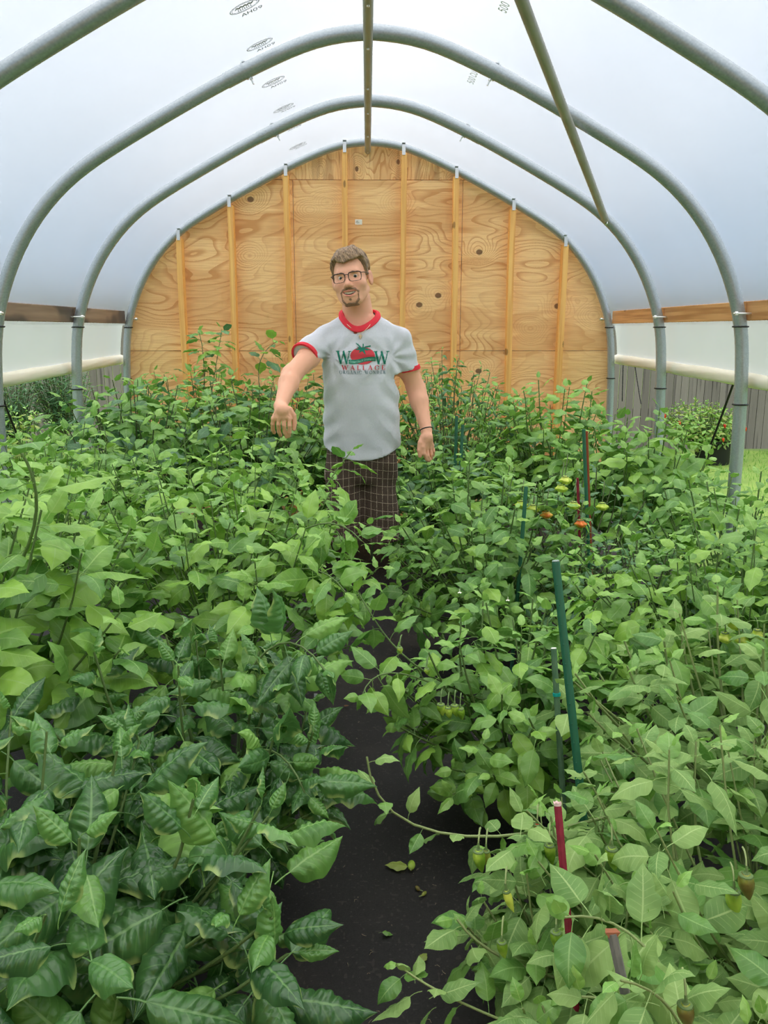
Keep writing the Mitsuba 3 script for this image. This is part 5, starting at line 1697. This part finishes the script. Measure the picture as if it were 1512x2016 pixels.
scene['print_green'] = plain(rgb(22, 112, 92), 0.85)
scene['print_red'] = plain(rgb(200, 62, 72), 0.85)
scene['print_grey'] = plain(rgb(88, 112, 118), 0.85)
scene['print_pale'] = plain(rgb(170, 214, 196), 0.85)
on_shirt(word('W', 661, 691.5, 691, 716.5), 'print_green', 0.0015)
on_shirt(word('W', 735.5, 767, 691.5, 717), 'print_green', 0.0015)
tom = affinity.scale(Point(714, 700.5).buffer(1, 32), 24, 17)
on_shirt(tom, 'print_red', 0.0020, 'tomato', 'printed red tomato')
leafs = []
for dx, dy, wd in ((-16, 1, 4.0), (-8, 8, 4.2), (6, 12, 4.0), (17, 2, 3.8), (-12, -4, 3.4)):
    c = V(714, 687)
    d = V(dx, dy); nn = V(-dy, dx) / np.hypot(dx, dy) * wd / 2
    leafs.append(Polygon([c - nn * 0.5, c + d * 0.45 - nn, c + d, c + d * 0.45 + nn, c + nn * 0.5]))
leafs += [LineString([(714, 687), (715, 681), (715, 678)]).buffer(1.0), LineString([(714, 687), (720, 683), (729, 681.5)]).buffer(1.2), LineString([(713, 687), (708, 682), (702, 676)]).buffer(1.1), Point(714, 688).buffer(4)]
on_shirt(shapely.union_all(leafs), 'print_green', 0.0030, 'tomato_leaves', 'printed green tomato calyx')
bx = np.linspace(0, 1, 15)
top = [(686.5 + 53 * t, 708.0 - 5.0 * t + 1.4 * math.sin(t * 6.28)) for t in bx]
ban = Polygon(top + [(x, y + 8.0) for x, y in top[::-1]])
on_shirt(ban, 'print_green', 0.0030, 'banner', 'printed green banner')
tm = meshkit.text_mesh('Grow Like A Champion', 1.0, 0.5)
tv_ = np.array(tm.vertices); wtxt = tv_[:, 0].max()
tp = shapely.union_all([Polygon(tv_[f][:, :2]).buffer(0.001) for f in tm.faces[np.abs(tm.face_normals[:, 2]) > 0.9] if abs(np.linalg.det(np.c_[tv_[f][:, :2], [1, 1, 1]])) > 1e-6])
def warp(c):
    c = np.asarray(c); t = c[:, 0] / wtxt
    return np.stack([688.5 + 49 * t, 714.2 - 5.0 * t + 1.4 * np.sin(t * 6.28) - c[:, 1] * 4.2], 1)
on_shirt(shapely.transform(tp, warp), 'print_pale', 0.0042)
on_shirt(word('WALLACE', 672, 758, 719.3, 728, 0.34), 'print_red', 0.0015)
on_shirt(word('ORGANIC WONDER', 668, 760, 729.4, 736, 0.22), 'print_grey', 0.0015)

# ---- shorts with a windowpane check
def plaid(p, n, uv):
    def lines(a, period, w):
        s = a / period
        d = dr.abs(s - dr.floor(s) - 0.5) * period
        return smoothstep(w, w * 0.4, d)
    v = lines(p.x + 0.12 * (p.y - 3.9), 0.027, 0.0012)
    h = lines(p.z + 0.15 * dr.abs(p.x + 0.03), 0.040, 0.0013)
    tone = mix(rgb(82, 66, 54), rgb(62, 50, 42), noise(p.x * 300, p.z * 300, p.y * 300))
    return mix(tone, rgb(208, 192, 170), dr.clip(v + h, 0, 1) * 0.6)


scene['plaid'] = textured(plaid, 0.9)


def shorts(X, Y, Z):
    P = [X, Y, Z]
    d = torso_field(P, 0.0, [(0.90, 0.168, 0.118, -0.03, 3.98), (0.80, 0.176, 0.126, -0.03, 3.98), (0.72, 0.170, 0.115, -0.03, 3.98), (0.69, 0.150, 0.10, -0.03, 3.98)])
    for s in (-1, 1):
        d = smin(d, cone(P, HIP[s] + V(0, 0, -0.06), KNEE[s] + V(s * 0.006, 0.0, -0.08), 0.096, 0.086), 0.025)
    d = d + (ngrid([X * 9 + Z * 4, Y * 9, Z * 6], 1.0, 12) - 0.5) * 0.020 + np.sin(Z * 30 + X * 40 + 5 * ngrid([X * 5, Y * 5, Z * 5], 1.0, 13)) * 0.0025
    return np.maximum(d, 0.405 - Z)


obj('shorts', surface_nets(shorts, (-0.28, 3.78, 0.38), (0.22, 4.18, 0.93), 0.0075), 'plaid', man, True, label='dark brown plaid shorts')

# ---- necklace and bracelet
scene['chain'] = plain(rgb(222, 200, 170), 0.35, metallic=0.4)
def first_hit(px, py, lift):
    d = RIGHT * (px - 756) / FOCAL - UP * (py - 1008) / FOCAL + FWD
    d = d / d[1]
    t = np.linspace(3.74, 4.10, 361)
    q = EYE + t[:, None] * d
    f = np.minimum(near_body_head(list(q.T)), shirt(*q.T))
    k = int(np.argmax(f < 0)) if (f < 0).any() else 220
    return q[k] - unit(d) * lift


nk = obj('necklace', tube(catmull([first_hit(*q, 0.003 + 0.009 * max(0, min(1, (q[1] - 636) / 8))) for q in ((672, 618), (675, 626), (681, 635), (689, 644), (699, 651), (709, 656), (718, 651), (726, 643), (732, 634), (737, 624), (739, 615))], 40), 0.0015, 6), 'chain', man, True, label='thin cord necklace with small pendant')
pc = first_hit(709.5, 662, 0.006)
pe = join([box(pc[0] - 0.0036, pc[0] + 0.0036, pc[1] - 0.002, pc[1] + 0.002, pc[2] - 0.012, pc[2] + 0.010, 0.001), box(pc[0] - 0.0085, pc[0] + 0.0085, pc[1] - 0.0024, pc[1] + 0.0022, pc[2] - 0.003, pc[2] + 0.005, 0.001)])
obj('pendant', pe, 'chain', nk, 30)
ax = unit(WR_L - EL_L); e1 = unit(np.cross(ax, V(0, 1, 0.1))); e2 = np.cross(ax, e1)
a = np.linspace(0, 2 * PI, 33)
obj('bracelet', tube(WR_L + (np.cos(a)[:, None] * e1 + np.sin(a)[:, None] * e2) * 0.0292 + ax * 0.003 * np.sin(a)[:, None], 0.0024, 6, False), 'black_plastic', man, True, label='thin black wrist band')
